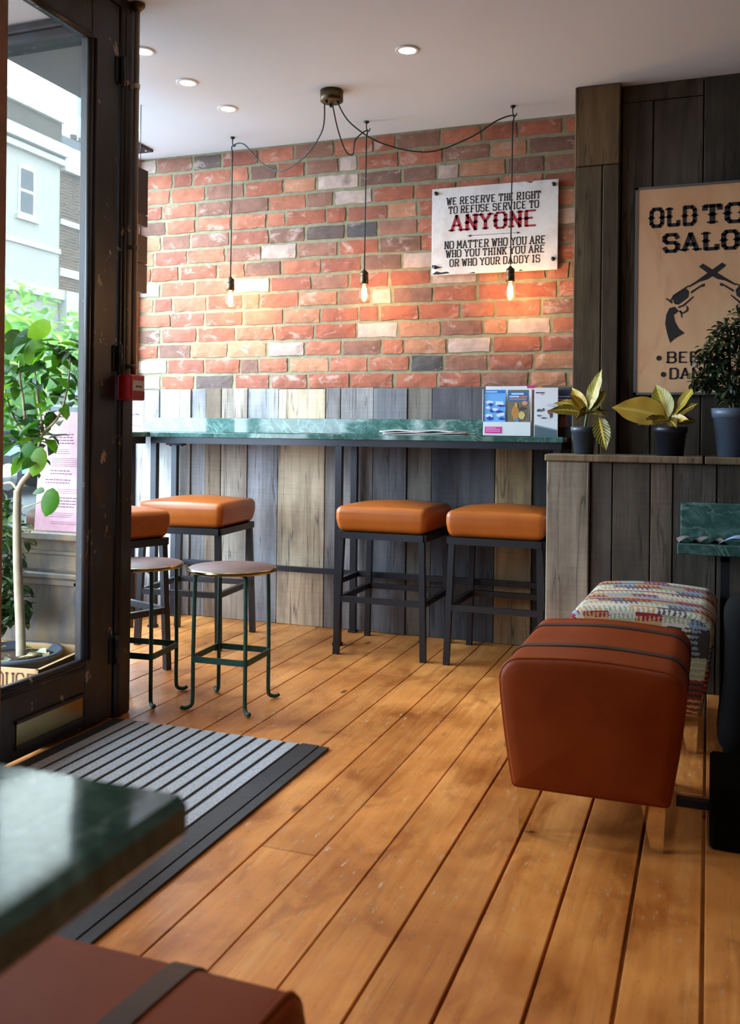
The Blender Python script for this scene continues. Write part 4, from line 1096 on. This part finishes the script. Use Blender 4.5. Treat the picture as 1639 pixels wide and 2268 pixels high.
mb.build('screw', CHROME, t)

# ---- plants on the half wall
CROT = mat_croton()
def croton_leaf(parent, base, az, el, length, width, droop, col, roll=0.0):
    mb = MB(); mb.smooth = True; n = 12; vs = []; fs = []
    d = Vector((math.cos(R(az)) * math.cos(R(el)), math.sin(R(az)) * math.cos(R(el)), math.sin(R(el))))
    side = d.cross(Vector((-.15, -.85, .5))); side = side.normalized() if side.length > .05 else Vector((1, 0, 0))
    nrm0 = side.cross(d)
    side = (side * math.cos(R(roll)) + nrm0 * math.sin(R(roll))).normalized()
    nrm = side.cross(d)
    for i in range(n + 1):
        u = i / n; w_ = 0 if i == 0 else width / 2 * max(.03, math.sin(min(1, .02 + u * 1.02) * math.pi) ** .75) * (1 if u > .18 else max(.10, (u / .18) ** 1.5))
        c = Vector(base) + d * (length * u) + Vector((0, 0, -droop * u * u))
        for j, sx in enumerate((-1, -.5, 0, .5, 1)):
            vs.append(c + side * (w_ * sx) + nrm * (w_ * .30 * abs(sx) + .003 * math.sin(u * 20 + sx * 3) * abs(sx)))
    for i in range(n):
        for j in range(4): fs.append([i * 5 + j, i * 5 + j + 1, (i + 1) * 5 + j + 1, (i + 1) * 5 + j])
    mb.add(vs, fs, lin(col))
    for i in range(n + 1):
        for j in range(5): mb.uv[i * 5 + j] = (j / 4, i / n)
    return mb.build('leaf', CROT, parent, fix=False)
def pot(parent, r0_, r1, h, mat):
    mb = MB(); mb.lathe([(0, 0), (r0_, 0), (r0_ + (r1 - r0_) * .78, h * .80), (r1 * 1.0, h * .80), (r1 * 1.04, h), (r1 * .95, h), (r1 * .9, h * .86), (0, h * .86)], 36); p = mb.build('pot', mat, parent)
    mb = MB(); mb.lathe([(0, h * .875), (r1 * .90, h * .868)], 24); mb.build('soil', SOIL, parent)
LZ = .9345
POTD = plain('dark_slate_plastic', lin((60, 68, 80)), .4, 0, .06)
t = thing('croton_plant', (-.497, 3.965, LZ), 'small yellow and green croton in slate pot at the left end of the ledge', 'plant')
pot(t, .040, .054, .115, POTD)
mb = MB(); mb.tube([(0, 0, .09), (.008, 0, .15), (.012, .005, .19)], [.006, .005, .004], 8); mb.build('stem', plain('green_stem', lin((96, 108, 56)), .6), t)
for az, el, ln, wd, dr, c, rl in ((20, 72, .200, .062, .0, (120, 120, 36), 10), (178, 40, .185, .046, .075, (130, 112, 40), 10), (196, 18, .175, .050, .045, (84, 92, 36), 10), (150, 58, .150, .056, .015, (176, 146, 44), 10), (12, 52, .130, .050, .0, (110, 136, 60), -10), (250, 30, .12, .050, .09, (64, 48, 44), 0), (350, 8, .075, .040, .02, (44, 66, 30), 0), (20, 15, .10, .035, .02, (52, 66, 34), 0), (100, 40, .13, .04, .03, (90, 100, 40), 0), (215, 52, .13, .04, .02, (160, 130, 46), 0)):
    croton_leaf(t, (.010, .003, .170), az, el, ln, wd, dr, c, rl)
croton_leaf(t, (.062, -.03, .165), 300, -62, .165, .072, .0, (40, 62, 28), 0)
mb = MB(); mb.tube(smooth_path([(.010, .003, .165), (.04, -.02, .185), (.062, -.03, .166)], 5), .0022, 6); mb.build('leaf_stalk', bpy.data.materials['green_stem'], t)
t = thing('croton_plant', (-.150, 3.965, LZ), 'broad leaved croton with one large yellow leaf, in the middle of the ledge', 'plant')
pot(t, .052, .066, .118, plain('near_black_plastic', lin((34, 36, 46)), .4, 0, .06))
mb = MB(); mb.tube([(0, 0, .09), (-.004, 0, .14), (-.006, .0, .16)], [.007, .006, .005], 8); mb.build('stem', plain('brown_stem', lin((90, 84, 50)), .6), t)
for az, el, ln, wd, dr, c, rl in ((186, 22, .245, .125, .040, (196, 158, 70), 5), (140, 64, .165, .092, .0, (120, 124, 36), 10), (8, 55, .205, .044, .0, (150, 136, 36), 10), (355, 38, .145, .046, .02, (30, 26, 20), 10), (40, 62, .115, .035, .0, (130, 140, 60), 0), (200, 4, .13, .05, .03, (36, 28, 24), 0), (320, 10, .10, .04, .015, (180, 140, 46), 0), (290, -6, .09, .045, .02, (44, 36, 26), 0), (235, 6, .11, .045, .02, (60, 44, 28), 0), (10, 2, .11, .045, .01, (70, 54, 28), 0), (85, 35, .11, .05, .0, (90, 96, 40), 0)):
    croton_leaf(t, (-.005, 0, .145), az, el, ln, wd, dr, c, rl)
def leafcloud(mb, centres, count, rng, ls, lw, palette, sag=.5):
    """many small folded leaves scattered in ellipsoids"""
    for _ in range(count):
        c, rad = rng.choice(centres); c = Vector(c)
        while True:
            p = Vector((rng.uniform(-1, 1), rng.uniform(-1, 1), rng.uniform(-1, 1)))
            if p.length <= 1: break
        p = c + Vector((p.x * rad[0], p.y * rad[1], p.z * rad[2]))
        a = rng.uniform(0, 2 * math.pi); e = rng.uniform(-1.2, .5) * sag
        d = Vector((math.cos(a) * math.cos(e), math.sin(a) * math.cos(e), math.sin(e)))
        s = d.cross(Vector((rng.uniform(-.5, .5), rng.uniform(-.5, .5), 1))).normalized(); nn = s.cross(d)
        l = ls * rng.uniform(.7, 1.25); w_ = lw * rng.uniform(.7, 1.2) / 2
        mid1 = p + d * l * .35 + nn * l * .03; mid2 = p + d * l * .75
        vs = [p, mid1 + s * w_ + nn * w_ * .4, mid2 + s * w_ * .75 + nn * w_ * .3, p + d * l - nn * l * .08, mid2 - s * w_ * .75 + nn * w_ * .3, mid1 - s * w_ + nn * w_ * .4, mid1, mid2]
        mb.add(vs, [[0, 1, 6], [1, 2, 7, 6], [2, 3, 7], [0, 6, 5], [6, 7, 4, 5], [7, 3, 4]], lin(rng.choice(palette)), True)
LEAFD = mat_leaf('dark_fig_leaf', (.7, .7, .7), (1.1, 1.1, 1.1), .08, .3)
LEAFB = mat_leaf('backlit_leaf', (.8, .8, .8), (1.1, 1.1, 1.1), .45, .35)
BARK = plain('grey_brown_bark', lin((92, 78, 60)), .9, 0, .3, 25)
t = thing('fig_tree', (.092, 3.965, LZ), 'dark bushy weeping fig in a grey pot at the right edge', 'plant')
pot(t, .062, .084, .194, SLATEPL)
mb = MB()
for dx, dy in ((.0, 0), (.014, .01), (-.01, .012)): mb.tube(smooth_path([(dx, dy, .16), (dx * 2, dy, .28), (dx * 4 + .02, dy * 2, .42), (dx * 6 + .02, dy, .56)], 4), [.006] * 13, 6)
mb.build('stem', BARK, t)
mb = MB(); rg = random.Random(5)
leafcloud(mb, [((.03, .0, .36), (.12, .11, .13)), ((-.055, .0, .33), (.08, .08, .08)), ((-.09, -.01, .40), (.07, .06, .06)), ((.07, 0, .50), (.12, .1, .10)), ((.02, -.02, .26), (.09, .08, .06)), ((-.03, -.03, .47), (.07, .06, .07)), ((.10, .02, .58), (.10, .09, .07)), ((.12, 0, .4), (.1, .1, .2)), ((-.11, .0, .30), (.05, .05, .03))], 1500, rg, .036, .015, [(30, 44, 28), (22, 34, 24), (38, 56, 30), (60, 76, 34), (26, 44, 34)], 1.0)
leafcloud(mb, [((-.10, -.03, .44), (.035, .03, .03)), ((-.055, -.03, .50), (.03, .03, .03)), ((.0, -.02, .56), (.04, .03, .03)), ((-.13, -.02, .33), (.04, .03, .025))], 110, rg, .028, .012, [(132, 120, 84), (110, 112, 64)], 1.0)
mb.build('foliage', LEAFD, t)

# ---- porch: crated citrus tree, shrub, menu
t = thing('wooden_crate', (-2.262, 2.515, 0), 'pale pine wine crate holding the potted tree outside the door', 'crate', None, R(8))
cw, cd, ch = .50, .345, .25
mb = MB()
mb.bb((-cw / 2, -cd / 2, .0), (cw / 2, -cd / 2 + .012, ch)); mb.bb((-cw / 2, cd / 2 - .012, 0), (cw / 2, cd / 2, ch)); mb.bb((-cw / 2, -cd / 2, 0), (-cw / 2 + .012, cd / 2, ch)); mb.bb((cw / 2 - .012, -cd / 2, 0), (cw / 2, cd / 2, ch)); mb.bb((-cw / 2, -cd / 2, 0), (cw / 2, cd / 2, .012)); mb.build('box', PINEBOX, t)
mb = MB(); lettering(mb, 'PRODUCE', -.015, .238, .188, .048, 1.0, .6, to3=lambda x, y, d: (x, -cd / 2 - .0003 - d * .4, y), gap=1.2); mb.build('lettering', plain('branded_brown_ink', lin((84, 62, 44)), .8), t)
t = thing('citrus_tree', (-2.235, 2.545, .012), 'slender citrus tree in a grey tub inside the pine crate', 'tree')
ox, oy = -2.235, 2.545
mb = MB(); mb.lathe([(0, 0), (.105, 0), (.148, .225), (.162, .228), (.164, .240), (.152, .242), (.142, .215), (0, .213)], 40); mb.build('tub', SLATEPL, t)
mb = MB(); mb.lathe([(0, .222), (.05, .224), (.143, .216)], 24); mb.build('soil', SOIL, t)
mb = MB(); rg = random.Random(3)
for _ in range(16):
    a, r_ = rg.uniform(0, 6.3), rg.uniform(.04, .125)
    leafcloud(mb, [((r_ * math.cos(a), r_ * math.sin(a), .232), (.004, .004, .004))], 1, rg, .055, .03, [(206, 196, 160), (196, 206, 180), (168, 150, 104), (130, 160, 80)], .1)
mb.build('fallen_leaves', LEAFD, t)['kind'] = 'stuff'
TRUNK = plain('pale_banded_bark', lin((176, 164, 138)), .8, 0, .2, 14)
def C(x, z, y=2.6): return (x - ox, y - oy, z - .012)
mb = MB()
tr = smooth_path([C(-2.214, .225, 2.56), C(-2.228, .34, 2.57), C(-2.246, .463, 2.58), C(-2.262, .60, 2.59), C(-2.273, .70, 2.6), C(-2.272, .80, 2.6)], 6)
mb.tube(tr, [.017 - .004 * i / len(tr) for i in range(len(tr))], 12)
mb.tube(smooth_path([C(-2.272, .79), C(-2.252, .83), C(-2.215, .87), C(-2.195, .92), C(-2.185, .955)], 5), [.011 - .0002 * i for i in range(21)], 10)
def br(pts, r): 
    p = smooth_path(pts, 5); mb.tube(p, [r * (1 - .6 * i / len(p)) for i in range(len(p))], 8)
br([C(-2.19, .94), C(-2.235, .985), C(-2.29, 1.05), C(-2.33, 1.14), C(-2.34, 1.22)], .007)
br([C(-2.185, .95), C(-2.165, 1.0), C(-2.10, 1.06), C(-2.065, 1.16), C(-2.055, 1.26)], .006)
br([C(-2.165, 1.0), C(-2.19, 1.12), C(-2.21, 1.25), C(-2.23, 1.36)], .006)
br([C(-2.272, .80), C(-2.30, .825), C(-2.34, .82)], .006)
br([C(-2.24, .99), C(-2.25, 1.10), C(-2.27, 1.22), C(-2.26, 1.34)], .006)
br([C(-2.24, .74, 2.59), C(-2.17, .765), C(-2.12, .80)], .003)
mb.build('trunk', TRUNK, t)
mb = MB()
gp = [(52, 104, 22), (44, 86, 26), (66, 122, 30), (36, 74, 34), (80, 138, 30), (30, 62, 34)]
leafcloud(mb, [(C(-2.30, 1.22), (.08, .08, .13)), (C(-2.22, 1.26), (.09, .08, .12)), (C(-2.13, 1.20), (.09, .07, .12)), (C(-2.25, 1.10), (.09, .07, .10)), (C(-2.10, 1.10), (.06, .05, .08)), (C(-2.28, 1.00), (.07, .05, .07)), (C(-2.18, 1.02), (.05, .05, .06)), (C(-2.09, 1.29), (.06, .06, .05)), (C(-2.22, .93), (.04, .04, .05))], 175, rg, .072, .040, gp, .8)
def bigleaf(x, z, az, el, l, w_, c, y=2.58):
    d = Vector((math.cos(R(az)) * math.cos(R(el)), math.sin(R(az)) * math.cos(R(el)), math.sin(R(el)))); s = Vector((math.cos(R(20)), math.sin(R(20)), 0)); s = (s - d * s.dot(d)).normalized(); nn = s.cross(d)
    p = Vector(C(x, z, y)); vs = []; n = 8
    for i in range(n + 1):
        u = i / n; ww = w_ / 2 * math.sin(min(1, .03 + u * .97) * math.pi) ** .6 if 0 < i < n else .001
        for sx in (-1, 0, 1): vs.append(p + d * l * u + s * ww * sx + nn * (abs(sx) * ww * .15 - .02 * u * u))
    fs = [[i * 3 + j, i * 3 + j + 1, i * 3 + j + 4, i * 3 + j + 3] for i in range(n) for j in (0, 1)]
    mb.add(vs, fs, lin(c), True)
bigleaf(-2.105, .815, 200, -80, .098, .062, (64, 128, 16)); bigleaf(-2.155, .955, 200, -78, .105, .060, (110, 160, 40)); bigleaf(-2.315, 1.40, 200, -70, .10, .075, (110, 164, 34)); bigleaf(-2.125, 1.385, 200, -40, .09, .065, (126, 176, 50))
bigleaf(-2.20, 1.36, 200, -60, .10, .07, (40, 84, 30)); bigleaf(-2.26, 1.36, 160, -50, .10, .07, (34, 72, 28)); bigleaf(-2.17, 1.33, 200, -70, .10, .07, (100, 150, 36)); bigleaf(-2.14, .80, 190, 10, .05, .035, (110, 140, 110)); bigleaf(-2.30, 1.05, 200, -20, .11, .06, (60, 110, 70)); bigleaf(-2.20, .97, 200, -80, .08, .06, (50, 120, 20))
mb.build('foliage', LEAFB, t)
t = thing('porch_shrub', (-2.68, 2.650, 0), 'dark leafy shrub in a black pot left of the citrus trunk', 'shrub')
mb = MB(); mb.lathe([(0, 0), (.08, 0), (.105, .18), (.112, .18), (.112, .2), (.10, .2), (0, .19)], 28); mb.build('pot', BLACKPL, t)
mb = MB()
for a in range(0, 360, 72): mb.tube(smooth_path([(0, 0, .18), (.05 * math.cos(R(a)), .05 * math.sin(R(a)), .4), (.11 * math.cos(R(a)), .08 * math.sin(R(a)), .7)], 4), .004, 6)
mb.build('stem', BARK, t)
mb = MB(); leafcloud(mb, [((.22, .02, .64), (.17, .10, .16)), ((.24, .02, .44), (.16, .09, .14)), ((.05, 0, .5), (.15, .11, .25)), ((.26, .03, .36), (.13, .08, .07))], 900, rg, .055, .026, [(34, 66, 26), (28, 54, 28), (46, 84, 34), (40, 70, 44), (120, 150, 120)], 1.0); mb.build('foliage', LEAFB, t)
t = thing('menu_notice', (-2.262, 2.826, .634), 'pink printed menu standing in the porch side window', 'menu', None, 0)
mb = MB(); PINK = mat_sign('pink_paper', lin((228, 186, 198)), lin((210, 146, 166)), lin((236, 206, 214)))
mb.poly([(-.128, 0), (.112, 0), (.112, .445), (-.098, .445)], lambda x, y, d: (x, d, y), .002); mb.build('sheet', PINK, t)
mb = MB(); rg = random.Random(8)
z = .36
while z > .03:
    n = rg.choice((3, 4, 5, 2))
    ind = rg.uniform(-.09, -.02); ln = rg.uniform(.07, .17)
    heavy = rg.random() < .4
    for k in range(n):
        h_ = .0035 if heavy else .0014
        if heavy:
            x = ind
            while x < min(.1, ind + ln): wd = rg.uniform(.005, .018); mb.bb((x, -.0006, z), (x + wd, -.0002, z + h_)); x += wd + .003
        else: mb.bb((ind, -.0006, z), (min(.105, ind + ln * rg.uniform(.8, 1)), -.0002, z + h_))
        z -= .011 if heavy else .007
    z -= .012
mb.build('print', plain('grey_print', lin((110, 84, 100)), .8), t)

# ---- street: buildings, trees, car
WHB = plain('white_painted_brick', lin((154, 148, 140)), .8, 0, .04, 3); BRN = None
def mat_brn():
    m, tt, b = M('brown_stock_brick')
    bt = N(tt, 'ShaderNodeTexBrick'); bt.inputs['Scale'].default_value = 1.0
    bt.inputs['Color1'].default_value = (*lin((92, 66, 46)), 1); bt.inputs['Color2'].default_value = (*lin((70, 50, 36)), 1); bt.inputs['Mortar'].default_value = (*lin((104, 96, 88)), 1)
    bt.inputs['Brick Width'].default_value = .23; bt.inputs['Row Height'].default_value = .08; bt.inputs['Mortar Size'].default_value = .012
    tcn = tt.nodes.new('ShaderNodeTexCoord'); sx = tt.nodes.new('ShaderNodeSeparateXYZ'); cx_ = tt.nodes.new('ShaderNodeCombineXYZ')
    tt.links.new(tcn.outputs['Object'], sx.inputs[0]); tt.links.new(sx.outputs[1], cx_.inputs[0]); tt.links.new(sx.outputs[2], cx_.inputs[1]); tt.links.new(cx_.outputs[0], bt.inputs['Vector'])
    tt.links.new(bt.outputs['Color'], b.inputs['Base Color']); b.inputs['Roughness'].default_value = .9; return m
BRN = mat_brn()
STONE = plain('weathered_parapet', lin((70, 64, 56)), .9, 0, .2, 2); SLATE = plain('grey_slate', lin((84, 86, 92)), .7, 0, .1, 4)
PANE = plain('dark_window_pane', lin((52, 60, 66)), .3, 0, .2, 2); FRAMEW = plain('white_window_frame', (.42, .42, .42), .5, 0, .02); STUCCO = plain('white_stucco', (.40, .385, .36), .7, 0, .03)
def building(name, label, y0, y1, ztop, wallm, bands, wins, extras=None):
    t = thing(name, (-19, (y0 + y1) / 2, 0), label, 'building')
    Y = lambda y: y - (y0 + y1) / 2
    mb = MB(); mb.bb((-3, Y(y0), 0), (3, Y(y1), ztop)); mb.build('wall', wallm, t)
    for za, zb, dx, m in bands:
        mb = MB(); mb.bb((-3, Y(y0) - .0, za), (3 + dx, Y(y1), zb)); mb.build('cornice' if m is STUCCO else 'parapet', m, t)
    for ya, yb, za, zb in wins:
        mb = MB(); n = 8; pts = [(ya, za), (yb, za)] + [((ya + yb) / 2 + (yb - ya) / 2 * math.cos(R(180 * k / n)), zb + .16 * math.sin(R(180 * k / n))) for k in range(n + 1)]
        mb.poly(pts, lambda x, y, d: (3.0 - .02 + d, Y(x), y), .04); wf_ = mb.build('window', FRAMEW, t)
        mb = MB(); zm = (za + zb) / 2 + .06
        mb.bb((3.005, Y(ya + .08), za + .1), (3.03, Y(yb - .08), zm - .04)); mb.bb((3.005, Y(ya + .08), zm + .04), (3.03, Y(yb - .08), zb)); mb.build('pane', PANE, wf_)
        mb = MB(); mb.bb((2.98, Y(ya) - .1, za - .10), (3.10, Y(yb) + .1, za)); mb.build('window_sill', FRAMEW, t)
    return t, Y
b1, Y = building('terrace_house', 'white painted corner terrace house with dark parapet across the street', 8.0, 19.75, 8.05, WHB, [(7.85, 8.0, .16, STUCCO), (8.05, 8.35, .28, STUCCO), (8.35, 8.95, .05, STONE), (8.95, 9.12, .16, STUCCO), (5.55, 5.68, .06, STUCCO), (4.35, 4.6, .2, STUCCO)],
                 [(18.2, 18.8, 6.25, 7.42), (15.4, 16.0, 6.25, 7.42), (12.6, 13.2, 6.25, 7.42)])
mb = MB(); mb.bb((-.6, Y(16.4), 8.9), (1.6, Y(17.75), 9.7)); mb.build('dormer', SLATE, b1)
mb = MB(); vs = [(-.6, Y(18.05), 9.0), (1.6, Y(18.05), 9.0), (1.6, Y(19.05), 9.0), (-.6, Y(19.05), 9.0), (-.6, Y(18.05), 9.55), (1.6, Y(18.05), 9.55), (1.6, Y(18.75), 9.65), (-.6, Y(18.75), 9.65)]
mb.add(vs, [[0, 3, 2, 1], [4, 5, 6, 7], [0, 1, 5, 4], [1, 2, 6, 5], [2, 3, 7, 6], [3, 0, 4, 7]]); mb.build('mansard', SLATE, b1)
b2, Y = building('terrace_house', 'brown brick end house with white bands across the street', 19.76, 34.0, 7.75, BRN, [(7.75, 8.4, .16, STUCCO), (6.35, 6.50, .05, STUCCO), (5.0, 5.22, .05, STUCCO), (0, 4.6, .25, STUCCO), (8.4, 8.9, -.4, SLATE)], [(22.0, 22.8, 5.5, 6.2), (24.5, 25.3, 6.6, 7.3)])
for ya, yb, zt in ((20.0, 20.7, 9.75), (20.95, 21.3, 9.6), (23.5, 24.3, 9.9)):
    mb = MB(); mb.bb((-.5, Y(ya), 8.3), (1.2, Y(yb), zt)); ck = mb.build('chimney', BRN, b2)
    mb = MB()
    for q in (.25, .75): mb.lathe([(.10, zt), (.12, zt + .25)], 12, (.3, Y(ya + (yb - ya) * q), 0))
    mb.build('chimney_pot', STONE, ck)
TREEL = mat_leaf('street_tree_leaf', (.8, .8, .8), (1.2, 1.2, 1.2), .5, .5)
rg = random.Random(21)
for k, (x, y, cz_, rx, rz, lb) in enumerate(((-13.4, 13.6, 2.7, 1.5, 1.3, 'street tree whose crown shows behind the citrus leaves at far left'), (-12.8, 17.6, 2.6, 1.7, 1.35, 'bright green street tree beside the door stile through the glass'), (-8.0, 8.6, 1.7, .9, .8, 'lower bushy street tree nearest the shop'))):
    t = thing('street_tree', (x, y, -.035), lb, 'tree', 'street trees')
    mb = MB(); mb.tube([(0, 0, 0), (.05, .03, cz_ * .5), (.0, .05, cz_)], [.12, .09, .05], 10); mb.tube([(.03, .03, cz_ * .6), (.4, .4, cz_ + .3)], [.05, .03], 8); mb.tube([(.03, .03, cz_ * .55), (-.4, -.4, cz_ + .2)], [.05, .03], 8); mb.build('trunk', BARK, t)
    mb = MB(); cs = [((rg.uniform(-.6, .6) * rx, rg.uniform(-.8, .8) * rx, cz_ + rg.uniform(-.6, .6) * rz), (rx * .5, rx * .5, rz * .42)) for _ in range(14)]
    leafcloud(mb, cs, 2600, rg, .20, .12, [(120, 170, 84), (96, 150, 70), (140, 186, 100), (84, 130, 64), (150, 190, 120)], 1.0); mb.build('crown', TREEL, t)
# parked car
t = thing('parked_car', (-10.6, 12.2, -.035), 'pale blue car parked beyond the porch behind the menu', 'car')
CARP = plain('pale_blue_car_paint', lin((150, 178, 216)), .25, .2, .02); TYRE = plain('black_rubber', (.02, .02, .02), .7)
mb = MB(); prof = [(-2.0, .35), (-2.0, .78), (-1.85, .88), (-1.15, .96), (1.45, .98), (1.95, .90), (2.02, .70), (2.02, .35)]
mb.poly(prof, lambda x, y, d: (-.85 + d, x, y), 1.7); bd = mb.build('body', CARP, t)
mb = MB(); vs = [(-.80, -1.15, .95), (.80, -1.15, .95), (.80, 1.5, .97), (-.80, 1.5, .97), (-.62, -.45, 1.40), (.62, -.45, 1.40), (.62, .95, 1.40), (-.62, .95, 1.40)]
mb.add(vs, [[0, 1, 5, 4], [1, 2, 6, 5], [2, 3, 7, 6], [3, 0, 4, 7], [0, 3, 2, 1]]); mb.build('windows', plain('car_glass', (.05, .07, .09), .05), t)
mb = MB(); mb.bb((-.63, -.46, 1.395), (.63, .96, 1.43), bev=.03); mb.build('roof', CARP, t)
for sx in (-1, 1):
    for yy in (-1.3, 1.25):
        mb = MB(); mb.tube([(sx * .70, yy, .32), (sx * .88, yy, .32)], .32, 24); wv = mb.build('wheel', TYRE, t)
        mb = MB(); mb.tube([(sx * .87, yy, .32), (sx * .89, yy, .32)], .20, 20); mb.build('hub_cap', CHROME, wv)
